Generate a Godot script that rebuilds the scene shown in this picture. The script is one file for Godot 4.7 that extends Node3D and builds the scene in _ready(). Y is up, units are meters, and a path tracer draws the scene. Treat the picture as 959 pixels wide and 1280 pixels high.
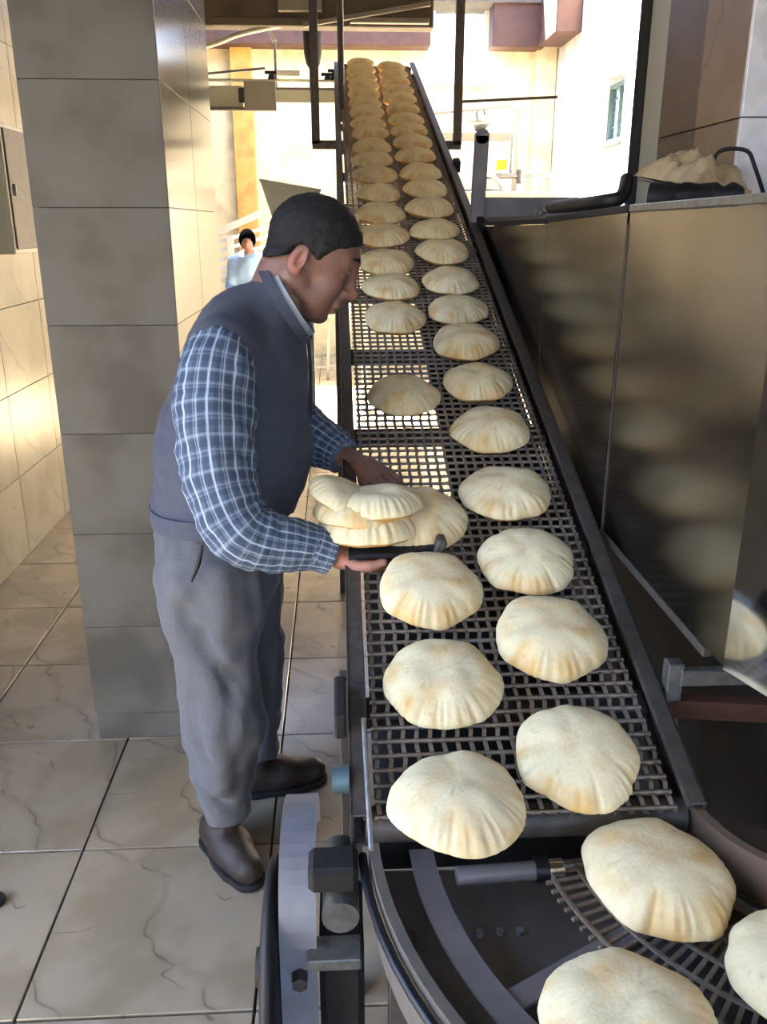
extends Node3D
# A bakery: an inclined wire-belt conveyor carries puffed flatbreads past a man who stacks them.

const INCLINE := 0.335103          # the belt's slope, radians
const FOOT := Vector3(0, 0.716, -1.075)   # the belt's lower end
var M := {}
var used := {}
const NTH := ["first", "second", "third", "fourth", "fifth", "sixth", "seventh", "eighth", "ninth", "tenth", "eleventh", "twelfth", "thirteenth", "fourteenth", "fifteenth", "sixteenth", "seventeenth", "eighteenth", "nineteenth", "twentieth", "twenty-first", "twenty-second", "twenty-third", "twenty-fourth", "twenty-fifth", "twenty-sixth", "twenty-seventh"]

func _ready():
	set_camera()
	set_light()
	make_materials()
	build_room()
	build_pillar()
	build_far_room()
	build_oven()
	build_conveyor()
	build_turn()
	build_drive()
	build_breads()
	build_man()
	build_far_things()
	build_oven_top_things()

func set_camera():
	var cam := Camera3D.new()
	cam.name = "camera"
	cam.fov = 62.0
	cam.keep_aspect = Camera3D.KEEP_HEIGHT
	cam.near = 0.05
	cam.far = 100.0
	add_child(cam)
	cam.position = Vector3(0, 1.58, 0)
	cam.rotation = Vector3(deg_to_rad(-18.7), deg_to_rad(-3.05), 0)
	cam.current = true

func set_light():
	var e := Environment.new()
	e.background_mode = Environment.BG_SKY
	var sky := Sky.new()
	var sm := ProceduralSkyMaterial.new()
	sm.sky_top_color = Color(0.62, 0.74, 0.95)
	sm.sky_horizon_color = Color(0.86, 0.91, 1.0)
	sm.ground_bottom_color = Color(0.45, 0.43, 0.4)
	sm.ground_horizon_color = Color(0.8, 0.8, 0.78)
	sm.sky_energy_multiplier = 1.0
	sky.sky_material = sm
	e.sky = sky
	e.background_energy_multiplier = 9.5
	e.tonemap_mode = Environment.TONE_MAPPER_LINEAR
	e.tonemap_exposure = 1.0
	e.sdfgi_enabled = true
	e.ssao_enabled = true
	e.ssil_enabled = true
	var w := WorldEnvironment.new()
	w.name = "environment"
	w.environment = e
	add_child(w)
	var sun := DirectionalLight3D.new()
	sun.name = "sun"
	sun.light_energy = 95.0
	sun.light_color = Color(1.0, 0.96, 0.90)
	sun.shadow_enabled = true
	sun.light_angular_distance = 0.6
	add_child(sun)
	sun.look_at_from_position(Vector3(-0.2, 0.88, -0.42) * 5.0, Vector3.ZERO)

# ---------------------------------------------------------------- helpers
func numbered(called: String, parent: Node = self) -> String:
	var k := str(parent.get_instance_id()) + called
	var n: int = used.get(k, 0)
	used[k] = n + 1
	return called if n == 0 else "%s_%03d" % [called, n]

func begin() -> SurfaceTool:
	var st := SurfaceTool.new()
	st.begin(Mesh.PRIMITIVE_TRIANGLES)
	return st

func hang(called: String, mesh: Mesh, m: Material, parent: Node = self) -> MeshInstance3D:
	var o := MeshInstance3D.new()
	o.name = numbered(called, parent)
	o.mesh = mesh
	if m:
		o.material_override = m
	parent.add_child(o, true)
	return o

func obj(called: String, st: SurfaceTool, m: Material, parent: Node = self) -> MeshInstance3D:
	return hang(called, st.commit(), m, parent)

func tag(o: Node, label: String, category: String, group := "", kind := "") -> Node:
	o.set_meta("label", label)
	if category:
		o.set_meta("category", category)
	if group:
		o.set_meta("group", group)
	if kind:
		o.set_meta("kind", kind)
	return o

func thing(called: String, label: String, category: String, at := Vector3.ZERO, group := "") -> Node3D:
	var o := Node3D.new()
	o.name = numbered(called)
	add_child(o, true)
	o.position = at
	tag(o, label, category, group)
	return o

func struct(o: Node, label := "") -> Node:
	o.set_meta("kind", "structure")
	if label:
		o.set_meta("label", label)
	return o

func face(st: SurfaceTool, p: Array, out: Vector3):
	# a flat polygon (fan) whose front looks along out
	var uv := [Vector2(0, 0), Vector2(1, 0), Vector2(1, 1), Vector2(0, 1)]
	for i in range(1, p.size() - 1):
		var a: Vector3 = p[0]
		var b: Vector3 = p[i]
		var c: Vector3 = p[i + 1]
		var n := (b - a).cross(c - a)
		var tri := [0, i, i + 1] if n.dot(out) < 0.0 else [0, i + 1, i]
		n = n.normalized() * signf(n.dot(out))
		for k in tri:
			st.set_normal(n)
			st.set_uv(uv[k % 4])
			st.add_vertex(p[k])

func add_box(st: SurfaceTool, c: Vector3, s: Vector3, bev := 0.0, b := Basis.IDENTITY):
	var h := s * 0.5
	bev = minf(bev, minf(h.x, minf(h.y, h.z)) * 0.9)
	var ax := [Vector3.RIGHT, Vector3.UP, Vector3.BACK]
	for i in 3:
		var j := (i + 1) % 3
		var k := (i + 2) % 3
		for sg in [-1.0, 1.0]:
			var n: Vector3 = ax[i] * sg
			var q := []
			for w in [[-1, -1], [1, -1], [1, 1], [-1, 1]]:
				q.append(c + b * (n * h[i] + ax[j] * (w[0] * (h[j] - bev)) + ax[k] * (w[1] * (h[k] - bev))))
			face(st, q, b * n)
	if bev <= 0.0:
		return
	for i in 3:
		var j := (i + 1) % 3
		var k := (i + 2) % 3
		for sj in [-1.0, 1.0]:
			for sk in [-1.0, 1.0]:
				var q := []
				for w in [[-1, 0], [1, 0], [1, 1], [-1, 1]]:
					var hj: float = h[j] if w[1] == 0 else h[j] - bev
					var hk: float = h[k] - bev if w[1] == 0 else h[k]
					q.append(c + b * (ax[i] * (w[0] * (h[i] - bev)) + ax[j] * sj * hj + ax[k] * sk * hk))
				face(st, q, b * (ax[j] * sj + ax[k] * sk))
	for sx in [-1.0, 1.0]:
		for sy in [-1.0, 1.0]:
			for sz in [-1.0, 1.0]:
				var q := []
				for i in 3:
					var v := Vector3(h.x - bev, h.y - bev, h.z - bev)
					v[i] = h[i]
					q.append(c + b * (v * Vector3(sx, sy, sz)))
				face(st, q, b * Vector3(sx, sy, sz))

func box(called: String, c: Vector3, s: Vector3, m: Material, parent: Node = self, bev := 0.0, b := Basis.IDENTITY) -> MeshInstance3D:
	var st := begin()
	add_box(st, c, s, bev, b)
	return obj(called, st, m, parent)

func add_grid(st: SurfaceTool, rows: Array, wrap: bool, us := 1.0, vs := 1.0, turned := false, cols: Array = []):
	# a sheet through rows of points; wrap joins the row ends (its seam keeps its own texture coordinates)
	var nr := rows.size()
	var nc: int = rows[0].size()
	var e := nc + 1 if wrap else nc
	var base := []
	for r in nr:
		for q in e:
			var c := q % nc
			var l: Vector3 = rows[r][(c - 1 + nc) % nc] if wrap or c > 0 else rows[r][c]
			var g: Vector3 = rows[r][(c + 1) % nc] if wrap or c < nc - 1 else rows[r][c]
			var u: Vector3 = rows[maxi(r - 1, 0)][c]
			var d: Vector3 = rows[mini(r + 1, nr - 1)][c]
			var n := (g - l).cross(d - u).normalized()
			if n == Vector3.ZERO:
				n = Vector3.UP
			base.append([rows[r][c], n if not turned else -n, Vector2(us * q / float(e - 1), vs * r / float(nr - 1)), cols[r][c] if cols else Color.WHITE])
	for r in nr - 1:
		for q in e - 1:
			var a := r * e + q
			for k in ([a, a + 1, a + e, a + 1, a + e + 1, a + e] if turned else [a, a + e, a + 1, a + 1, a + e, a + e + 1]):
				var v: Array = base[k]
				st.set_normal(v[1])
				st.set_uv(v[2])
				if cols:
					st.set_color(v[3])
				st.add_vertex(v[0])

func frames(path: Array, side := Vector3.ZERO) -> Array:
	var out := []
	var ref := side
	for i in path.size():
		var t: Vector3 = (path[mini(i + 1, path.size() - 1)] - path[maxi(i - 1, 0)]).normalized()
		if ref == Vector3.ZERO:
			ref = Vector3.UP if absf(t.y) < 0.9 else Vector3.RIGHT
		ref = (ref - t * ref.dot(t)).normalized()
		out.append([ref, t.cross(ref).normalized(), t])
	return out

func add_tube(st: SurfaceTool, path: Array, rad, sides := 8, caps := true):
	var fr := frames(path)
	var rows := []
	for i in path.size():
		var r: float = rad[i] if rad is Array else rad
		var row := PackedVector3Array()
		for k in sides:
			var a := TAU * k / sides
			row.append(path[i] + (fr[i][0] * cos(a) + fr[i][1] * sin(a)) * r)
		rows.append(row)
	add_grid(st, rows, true)
	if caps:
		face(st, Array(rows[0]), -fr[0][2])
		face(st, Array(rows[-1]), fr[-1][2])

func rod(called: String, a: Vector3, b: Vector3, r: float, m: Material, parent: Node = self, sides := 8) -> MeshInstance3D:
	var st := begin()
	add_tube(st, [a, b], r, sides)
	return obj(called, st, m, parent)

func add_bar(st: SurfaceTool, a: Vector3, b: Vector3, w: float, h: float, up := Vector3.UP, bev := 0.002):
	var t := (b - a).normalized()
	var s := t.cross(up).normalized() if absf(t.dot(up)) < 0.99 else t.cross(Vector3.BACK).normalized()
	var u := s.cross(t)
	add_box(st, (a + b) * 0.5, Vector3(w, h, a.distance_to(b)), bev, Basis(s, u, -t))

func bar(called: String, a: Vector3, b: Vector3, w: float, h: float, m: Material, parent: Node = self, up := Vector3.UP) -> MeshInstance3D:
	var st := begin()
	add_bar(st, a, b, w, h, up)
	return obj(called, st, m, parent)

func add_strip(st: SurfaceTool, rows: Array):
	# a swept rectangle: each row is four corners
	var n := rows.size()
	for i in n - 1:
		for k in 4:
			var a: Vector3 = rows[i][k]
			var b: Vector3 = rows[i][(k + 1) % 4]
			var c: Vector3 = rows[i + 1][(k + 1) % 4]
			var d: Vector3 = rows[i + 1][k]
			var mid: Vector3 = (rows[i][0] + rows[i][2]) * 0.5
			face(st, [a, b, c, d], (a + b) * 0.5 - mid)
	face(st, rows[0], rows[0][0] - rows[1][0])
	face(st, rows[-1], rows[-1][0] - rows[-2][0])

func curve(pts: Array, n: int) -> Array:
	# a smooth line through the points
	var out := []
	for i in n:
		var t := (pts.size() - 1) * i / float(n - 1)
		var k := mini(int(t), pts.size() - 2)
		var f := t - k
		var a = pts[maxi(k - 1, 0)]
		var b = pts[k]
		var c = pts[k + 1]
		var d = pts[mini(k + 2, pts.size() - 1)]
		out.append(0.5 * ((2.0 * b) + (c - a) * f + (2.0 * a - 5.0 * b + 4.0 * c - d) * f * f + (3.0 * b - a - 3.0 * c + d) * f * f * f))
	return out

func noise(freq: float, sd: int, oct := 3) -> FastNoiseLite:
	var n := FastNoiseLite.new()
	n.noise_type = FastNoiseLite.TYPE_SIMPLEX_SMOOTH
	n.seed = sd
	n.frequency = freq
	n.fractal_octaves = oct
	return n

func ntex(n: FastNoiseLite, ramp: Array, size := 512, norm := 0.0) -> NoiseTexture2D:
	var t := NoiseTexture2D.new()
	t.width = size
	t.height = size
	t.seamless = true
	t.noise = n
	if norm > 0.0:
		t.as_normal_map = true
		t.bump_strength = norm
	if ramp:
		var g := Gradient.new()
		g.offsets = PackedFloat32Array(ramp.map(func(x): return x[0]))
		g.colors = PackedColorArray(ramp.map(func(x): return x[1]))
		t.color_ramp = g
	return t

func mat(col: Color, rough := 0.7, metal := 0.0) -> StandardMaterial3D:
	var m := StandardMaterial3D.new()
	m.albedo_color = col
	m.roughness = rough
	m.metallic = metal
	return m

func tri(m: StandardMaterial3D, tex: Texture2D, scale: float, world := false, off := Vector3.ZERO) -> StandardMaterial3D:
	m.albedo_texture = tex
	m.uv1_triplanar = true
	m.uv1_world_triplanar = world
	m.uv1_scale = Vector3.ONE * scale
	m.uv1_offset = off
	return m

func grey(lo: float, hi: float) -> Array:
	return [[0.0, Color(lo, lo, lo)], [1.0, Color(hi, hi, hi)]]

func make_materials():
	# veined pale marble: four cuts of one stone
	var stone := marble()
	var haze := ntex(noise(0.007, 8, 4), [[0.25, Color(0.84, 0.83, 0.81)], [0.5, Color(0.97, 0.96, 0.94)], [0.75, Color(1, 1, 1)]])
	for i in 4:
		var f := tri(mat(Color(0.70, 0.67, 0.62), 0.22), stone, 0.9, false, Vector3(0.37 * i, 0.21 * i, 0.53 * i))
		M["floor_tile_%d" % i] = f
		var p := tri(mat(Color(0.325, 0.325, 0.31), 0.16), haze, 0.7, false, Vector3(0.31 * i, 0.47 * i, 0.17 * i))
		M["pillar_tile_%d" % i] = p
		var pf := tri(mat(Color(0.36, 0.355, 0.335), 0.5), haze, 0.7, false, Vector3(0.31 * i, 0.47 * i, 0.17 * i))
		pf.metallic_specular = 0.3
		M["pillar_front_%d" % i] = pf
		var wl := tri(mat(Color(0.60, 0.60, 0.58), 0.28), stone, 0.7, false, Vector3(0.43 * i, 0.29 * i, 0.11 * i))
		M["wall_tile_%d" % i] = wl
	M.grout = mat(Color(0.22, 0.18, 0.14), 0.9)
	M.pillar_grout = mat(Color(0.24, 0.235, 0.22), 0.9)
	M.pier_brown = tri(mat(Color(0.33, 0.25, 0.22), 0.45), stone, 0.8)
	M.pier_tan = tri(mat(Color(0.55, 0.47, 0.40), 0.45), stone, 0.8)
	var blotch := ntex(noise(0.01, 9, 4), [[0.0, Color(0.78, 0.78, 0.78)], [0.5, Color(1, 1, 1)], [1.0, Color(0.88, 0.87, 0.85)]])
	M.cream = tri(mat(Color(0.95, 0.87, 0.69), 0.75), blotch, 0.35, true)
	M.tan = tri(mat(Color(0.80, 0.60, 0.32), 0.75), blotch, 0.5, true)
	M.beam = tri(mat(Color(0.30, 0.19, 0.15), 0.7), blotch, 0.5, true)
	M.ceiling = tri(mat(Color(0.33, 0.30, 0.26), 0.85), blotch, 0.5, true)
	M.outer = mat(Color(0.6, 0.58, 0.54), 0.9)
	# metals
	var scuff := ntex(noise(0.02, 12, 5), grey(0.75, 1.0))
	var soft := ntex(noise(0.008, 13, 3), grey(0.86, 1.0))
	var steel := tri(mat(Color(0.50, 0.495, 0.49), 0.2, 1.0), soft, 0.8)
	M.panel = steel
	M.mirror = mat(Color(0.78, 0.78, 0.78), 0.07, 1.0)
	M.dark_steel = tri(mat(Color(0.35, 0.33, 0.31), 0.55, 0.3), scuff, 3.0)
	M.belt = tri(mat(Color(0.60, 0.55, 0.49), 0.5, 0.3), scuff, 6.0)
	M.grey_steel = tri(mat(Color(0.52, 0.52, 0.50), 0.42, 0.6), scuff, 3.0)
	M.light_steel = tri(mat(Color(0.68, 0.69, 0.70), 0.35, 0.5), scuff, 3.0)
	M.pale_cover = tri(mat(Color(0.50, 0.51, 0.54), 0.6, 0.1), soft, 3.0)
	M.hanger = tri(mat(Color(0.42, 0.38, 0.36), 0.6, 0.2), scuff, 3.0)
	M.dusty = tri(mat(Color(0.40, 0.385, 0.36), 0.7, 0.1), soft, 3.0)
	M.dusty_brown = tri(mat(Color(0.42, 0.35, 0.29), 0.8), soft, 3.0)
	M.smooth_grey = tri(mat(Color(0.46, 0.45, 0.46), 0.5, 0.2), soft, 2.0)
	M.white_wall = tri(mat(Color(0.95, 0.92, 0.87), 0.75), blotch, 0.35, true)
	M.white_tile = tri(mat(Color(0.86, 0.86, 0.86), 0.12), blotch, 1.0)
	M.chrome = mat(Color(0.9, 0.9, 0.92), 0.12, 1.0)
	M.rust = tri(mat(Color(0.30, 0.18, 0.11), 0.85, 0.2), scuff, 6.0)
	M.soot = tri(mat(Color(0.11, 0.105, 0.10), 0.85), scuff, 4.0)
	M.cable = mat(Color(0.05, 0.06, 0.10), 0.4)
	M.bolt_blue = mat(Color(0.32, 0.42, 0.46), 0.5, 0.3)
	M.rubber = mat(Color(0.035, 0.035, 0.045), 0.6)
	M.olive = mat(Color(0.30, 0.29, 0.24), 0.7)
	M.cloth_beige = tri(mat(Color(0.68, 0.60, 0.46), 0.95), blotch, 6.0)
	M.white_paint = mat(Color(0.86, 0.86, 0.84), 0.5)
	M.grey_paint = mat(Color(0.46, 0.44, 0.41), 0.6)
	M.pale_grey = mat(Color(0.63, 0.63, 0.57), 0.55, 0.1)
	M.yellow = mat(Color(0.80, 0.88, 0.10), 0.6)
	M.glass = mat(Color(0.75, 0.9, 0.92, 0.12), 0.05)
	M.glass.transparency = BaseMaterial3D.TRANSPARENCY_ALPHA
	M.teal = mat(Color(0.22, 0.30, 0.30), 0.6)
	M.plastic_white = mat(Color(0.85, 0.85, 0.83), 0.4)
	# bread: colours lie in the mesh, crumbs and flour in the texture
	var crumb := ntex(noise(0.06, 21, 4), grey(0.92, 1.0), 256)
	var bread := tri(mat(Color(1, 1, 1), 0.88), crumb, 9.0)
	bread.vertex_color_use_as_albedo = true
	bread.normal_enabled = true
	bread.normal_texture = ntex(noise(0.05, 22, 4), [], 256, 3.0)
	bread.normal_scale = 0.2
	bread.subsurf_scatter_enabled = true
	bread.subsurf_scatter_strength = 0.08
	M.bread = bread
	# cloth and skin
	var weave := ntex(noise(0.12, 31, 3), grey(0.72, 1.0), 256)
	var wn := ntex(noise(0.16, 32, 2), [], 256, 4.0)
	for c in [["vest", Color(0.30, 0.325, 0.385)], ["vest_edge", Color(0.19, 0.21, 0.27)], ["trousers", Color(0.40, 0.41, 0.43)], ["collar", Color(0.72, 0.76, 0.80)], ["far_shirt", Color(0.50, 0.62, 0.80)], ["far_trousers", Color(0.2, 0.2, 0.25)]]:
		var m := tri(mat(c[1], 0.92), weave, 9.0)
		m.normal_enabled = true
		m.normal_texture = wn
		m.normal_scale = 0.4
		m.rim_enabled = true
		m.rim = 0.25
		M[c[0]] = m
	M.shirt = mat(Color(1, 1, 1), 0.9)
	M.shirt.albedo_texture = plaid()
	M.shirt.normal_enabled = true
	M.shirt.normal_texture = wn
	M.shirt.normal_scale = 0.25
	var skin := tri(mat(Color(1, 1, 1), 0.55), ntex(noise(0.05, 41, 3), grey(0.86, 1.0), 256), 8.0)
	skin.vertex_color_use_as_albedo = true
	skin.subsurf_scatter_enabled = true
	skin.subsurf_scatter_strength = 0.1
	M.skin = skin
	M.far_hair = mat(Color(0.01, 0.01, 0.012), 1.0)
	M.far_hair.metallic_specular = 0.0
	M.hair = tri(mat(Color(0.07, 0.075, 0.09), 0.75), weave, 14.0)
	M.hair.normal_enabled = true
	M.hair.normal_texture = wn
	M.hair.normal_scale = 1.0
	M.eye = mat(Color(0.75, 0.72, 0.68), 0.25)
	M.iris = mat(Color(0.05, 0.03, 0.02), 0.2)
	M.shoe = tri(mat(Color(0.19, 0.145, 0.105), 0.6), scuff, 5.0)
	M.sole = mat(Color(0.045, 0.04, 0.038), 0.8)
	M.pad = tri(mat(Color(0.055, 0.06, 0.085), 0.8), weave, 9.0)

func marble() -> ImageTexture:
	# pale stone crossed by thin slanting veins, broken and wandering
	var n := 400
	var warp := noise(0.006, 4, 4).get_seamless_image(n, n)
	var mask := noise(0.012, 5, 3).get_seamless_image(n, n)
	var cloud := noise(0.008, 6, 4).get_seamless_image(n, n)
	var im := Image.create(n, n, true, Image.FORMAT_RGB8)
	for y in n:
		for x in n:
			var w := warp.get_pixel(x, y).r - 0.5
			var k := mask.get_pixel(x, y).r
			var c := Color(0.78, 0.74, 0.66).lerp(Color(0.87, 0.83, 0.76), smoothstep(0.3, 0.7, cloud.get_pixel(x, y).r))
			var a := absf(sin(PI * (3.0 * x - 2.0 * y) / n + w * 1.8))
			var b := absf(sin(PI * (2.0 * x - 3.0 * y) / n + 1.1 - w * 2.6))
			c = c.lerp(Color(0.50, 0.44, 0.37), (1.0 - smoothstep(0.0, 0.05, a)) * smoothstep(0.42, 0.62, k) * 0.8)
			c = c.lerp(Color(0.58, 0.52, 0.44), (1.0 - smoothstep(0.0, 0.035, b)) * smoothstep(0.45, 0.6, 1.0 - k) * 0.7)
			c = c.lerp(Color(0.70, 0.65, 0.57), (1.0 - smoothstep(0.0, 0.3, a)) * 0.35)
			im.set_pixel(x, y, c)
	im.generate_mipmaps()
	return ImageTexture.create_from_image(im)

func plaid() -> ImageTexture:
	# check cloth: slate blue ground, paler bands, white lines
	var n := 128
	var im := Image.create(n, n, true, Image.FORMAT_RGB8)
	var ground := Color(0.31, 0.38, 0.46)
	im.fill(ground)
	for p in [[40, 30, 0.0], [104, 20, 0.0]]:
		for y in range(p[0], p[0] + p[1]):
			for x in n:
				im.set_pixel(x, y, im.get_pixel(x, y).lerp(Color(0.19, 0.24, 0.32), 0.5))
		for x in range(p[0], p[0] + p[1]):
			for y in n:
				im.set_pixel(x, y, im.get_pixel(x, y).lerp(Color(0.19, 0.24, 0.32), 0.5))
	for p in [[20, 12, 0.8], [78, 9, 0.55], [96, 4, 0.4]]:
		for y in range(p[0], p[0] + p[1]):
			for x in n:
				im.set_pixel(x, y, im.get_pixel(x, y).lerp(Color(0.68, 0.73, 0.78), p[2] * 0.5))
		for x in range(p[0], p[0] + p[1]):
			for y in n:
				im.set_pixel(x, y, im.get_pixel(x, y).lerp(Color(0.72, 0.77, 0.82), p[2]))
	im.generate_mipmaps()
	return ImageTexture.create_from_image(im)

# ---------------------------------------------------------------- the room
func build_room():
	var fl := box("floor", Vector3(0.5, -0.06, -4.2), Vector3(4.6, 0.1, 14.2), M.grout)
	struct(fl, "floor of pale veined marble tiles with dark joints")
	var tiles := []
	for v in 4:
		var st := begin()
		add_box(st, Vector3.ZERO, Vector3(0.494, 0.012, 0.509), 0.0015)
		tiles.append(st.commit())
	var rng := RandomNumberGenerator.new()
	rng.seed = 7
	for i in 9:
		for j in 21:
			var x := -1.45 + 0.5 * i
			var z := -0.6125 - 0.515 * j
			if x > 0.8 and z > -3.6:
				continue
			var v := rng.randi() % 4
			var t := hang("tile", tiles[v], M["floor_tile_%d" % v], fl)
			t.position = Vector3(x, -0.006 + rng.randf_range(-0.0006, 0.0006), z)
	# walls
	var wl := box("wall_left", Vector3(-1.68, 1.95, -6.4), Vector3(0.2, 4.1, 9.4), M.grout)
	struct(wl, "left wall of pale marble tiles")
	box("plaster", Vector3(-1.68, 3.35, -0.55), Vector3(0.2, 1.3, 2.3), M.cream, wl)
	box("plaster", Vector3(-1.68, 1.95, 1.65), Vector3(0.2, 4.1, 2.1), M.cream, wl)
	var wt := begin()
	add_box(wt, Vector3.ZERO, Vector3(0.014, 0.397, 0.597), 0.0015)
	var wtm := wt.commit()
	for i in 15:
		for j in 10:
			var v := rng.randi() % 4
			var t := hang("tile", wtm, M["wall_tile_%d" % v], wl)
			t.position = Vector3(-1.577, 0.2 + 0.4 * j, -2.0 - 0.6 * i)
	var wb := Node3D.new()
	wb.name = "wall_back"
	add_child(wb)
	struct(wb, "far wall painted cream")
	for p in [[Vector3(-0.3, 1.95, -11.1), Vector3(2.9, 4.1, 0.2)], [Vector3(2.25, 1.95, -11.1), Vector3(0.9, 4.1, 0.2)], [Vector3(1.475, 1.5, -11.1), Vector3(0.65, 3.2, 0.2)]]:
		box("plaster", p[0], p[1], M.cream, wb)
	for x in [-1.05, 2.47]:
		box("pilaster", Vector3(x, 1.95, -10.95), Vector3(0.24, 4.1, 0.12), M.tan if x < 0 else M.cream, wb, 0.004)
	var wr := Node3D.new()
	wr.name = "wall_right"
	add_child(wr)
	struct(wr, "right wall painted cream with a small window")
	for p in [[Vector3(2.7, 1.95, -10.0), Vector3(0.2, 4.1, 2.3)], [Vector3(2.7, 1.95, -2.7), Vector3(0.2, 4.1, 11.2)], [Vector3(2.7, 1.1, -8.575), Vector3(0.2, 2.4, 0.55)], [Vector3(2.7, 3.45, -8.575), Vector3(0.2, 1.1, 0.55)]]:
		box("plaster", p[0], p[1], M.white_wall, wr)
	var wf := Node3D.new()
	wf.name = "wall_front"
	add_child(wf)
	struct(wf, "wall behind the camera with a wide doorway")
	for p in [[Vector3(2.0, 1.95, 2.6), Vector3(1.6, 4.1, 0.2)], [Vector3(-1.05, 1.95, 2.6), Vector3(1.5, 4.1, 0.2)], [Vector3(0.45, 3.6, 2.6), Vector3(1.5, 0.8, 0.2)]]:
		box("plaster", p[0], p[1], M.cream, wf)
	var ce := Node3D.new()
	ce.name = "ceiling"
	add_child(ce)
	struct(ce, "dark ceiling open above the far end")
	box("slab", Vector3(0.5, 4.0, -2.7), Vector3(4.6, 0.2, 10.8), M.ceiling, ce)
	box("slab", Vector3(0.5, 4.0, -10.95), Vector3(4.6, 0.2, 0.6), M.ceiling, ce)
	var bm := Node3D.new()
	bm.name = "trim_1"
	add_child(bm)
	struct(bm, "dark brown beam along the top of the far wall")
	box("beam", Vector3(-0.25, 3.70, -10.85), Vector3(2.7, 0.46, 0.3), M.beam, bm, 0.01)
	box("beam", Vector3(2.1, 3.70, -10.85), Vector3(0.6, 0.46, 0.3), M.beam, bm, 0.01)
	box("beam_end", Vector3(2.46, 3.70, -10.3), Vector3(0.27, 0.46, 0.8), M.beam, bm, 0.01)
	# windows
	var w1 := Node3D.new()
	w1.name = "window_1"
	add_child(w1)
	struct(w1, "small barred window in the right wall")
	for y in [2.32, 2.8]:
		box("frame", Vector3(2.66, y, -8.575), Vector3(0.06, 0.04, 0.55), M.teal, w1, 0.004)
	for z in [-8.83, -8.32]:
		box("frame", Vector3(2.66, 2.56, z), Vector3(0.06, 0.44, 0.04), M.teal, w1, 0.004)
	box("muntin", Vector3(2.66, 2.56, -8.575), Vector3(0.04, 0.44, 0.035), M.teal, w1, 0.004)
	for y in [2.45, 2.58, 2.70]:
		box("bar", Vector3(2.67, y, -8.575), Vector3(0.015, 0.015, 0.47), M.teal, w1)
	box("sill", Vector3(2.585, 2.28, -8.575), Vector3(0.05, 0.03, 0.62), M.teal, w1, 0.004)
	box("pane", Vector3(2.69, 2.56, -8.575), Vector3(0.006, 0.44, 0.47), M.glass, w1)
	var w2 := Node3D.new()
	w2.name = "window_2"
	add_child(w2)
	struct(w2, "tall bright window high in the far wall")
	box("sill", Vector3(1.475, 3.115, -11.05), Vector3(0.7, 0.03, 0.34), M.white_paint, w2, 0.004)
	for x in [1.17, 1.78]:
		box("frame", Vector3(x, 3.55, -11.1), Vector3(0.04, 0.84, 0.08), M.white_paint, w2, 0.004)
	box("pane", Vector3(1.475, 3.55, -11.12), Vector3(0.57, 0.84, 0.006), M.glass, w2)

func build_pillar():
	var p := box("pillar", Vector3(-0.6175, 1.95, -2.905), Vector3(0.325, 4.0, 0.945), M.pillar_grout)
	struct(p, "square pillar clad in veined marble tiles")
	var rng := RandomNumberGenerator.new()
	rng.seed = 3
	for k in 13:
		var y := 0.30 + 0.305 * k - 0.0525
		var hgt := 0.304
		var v := rng.randi() % 4
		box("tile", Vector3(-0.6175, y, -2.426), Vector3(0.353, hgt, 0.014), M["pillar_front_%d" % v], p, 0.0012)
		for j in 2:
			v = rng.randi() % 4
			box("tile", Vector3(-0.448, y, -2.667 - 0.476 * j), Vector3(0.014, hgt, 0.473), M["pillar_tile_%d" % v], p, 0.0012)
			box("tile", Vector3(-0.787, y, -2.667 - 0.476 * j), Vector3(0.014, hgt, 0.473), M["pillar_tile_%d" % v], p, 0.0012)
	box("base", Vector3(-0.6175, 0.047, -2.905), Vector3(0.345, 0.094, 0.965), M["pillar_front_0"], p, 0.003)
	# pier on the right, brown tiles on its near side
	var q := box("pillar", Vector3(1.16, 1.95, -2.40), Vector3(0.40, 4.0, 0.52), M.grout)
	struct(q, "brown tiled pier behind the oven")
	for k in 9:
		var y := 0.24 + 0.45 * k
		box("tile", Vector3(0.956, y, -2.535), Vector3(0.014, 0.447, 0.268), M.pier_brown, q, 0.0012)
		box("tile", Vector3(0.956, y, -2.272), Vector3(0.014, 0.447, 0.256), M.pier_tan, q, 0.0012)
		box("tile", Vector3(1.155, y, -2.134), Vector3(0.412, 0.447, 0.014), M.white_tile, q, 0.0012)
	var tr := box("trim", Vector3(0.975, 1.95, -2.75), Vector3(0.05, 4.0, 0.15), M.pale_grey)
	tag(struct(tr, "pale strip of wall edge beside the brown pier"), "pale strip of wall edge beside the brown pier", "")
	tr.name = "trim_2"
	var pp := rod("conduit", Vector3(0.96, 0.0, -2.87), Vector3(0.955, 3.9, -2.87), 0.028, M.soot, self, 12)
	tag(pp, "dark vertical pipe beside the brown pier behind the oven", "pipe")

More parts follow.
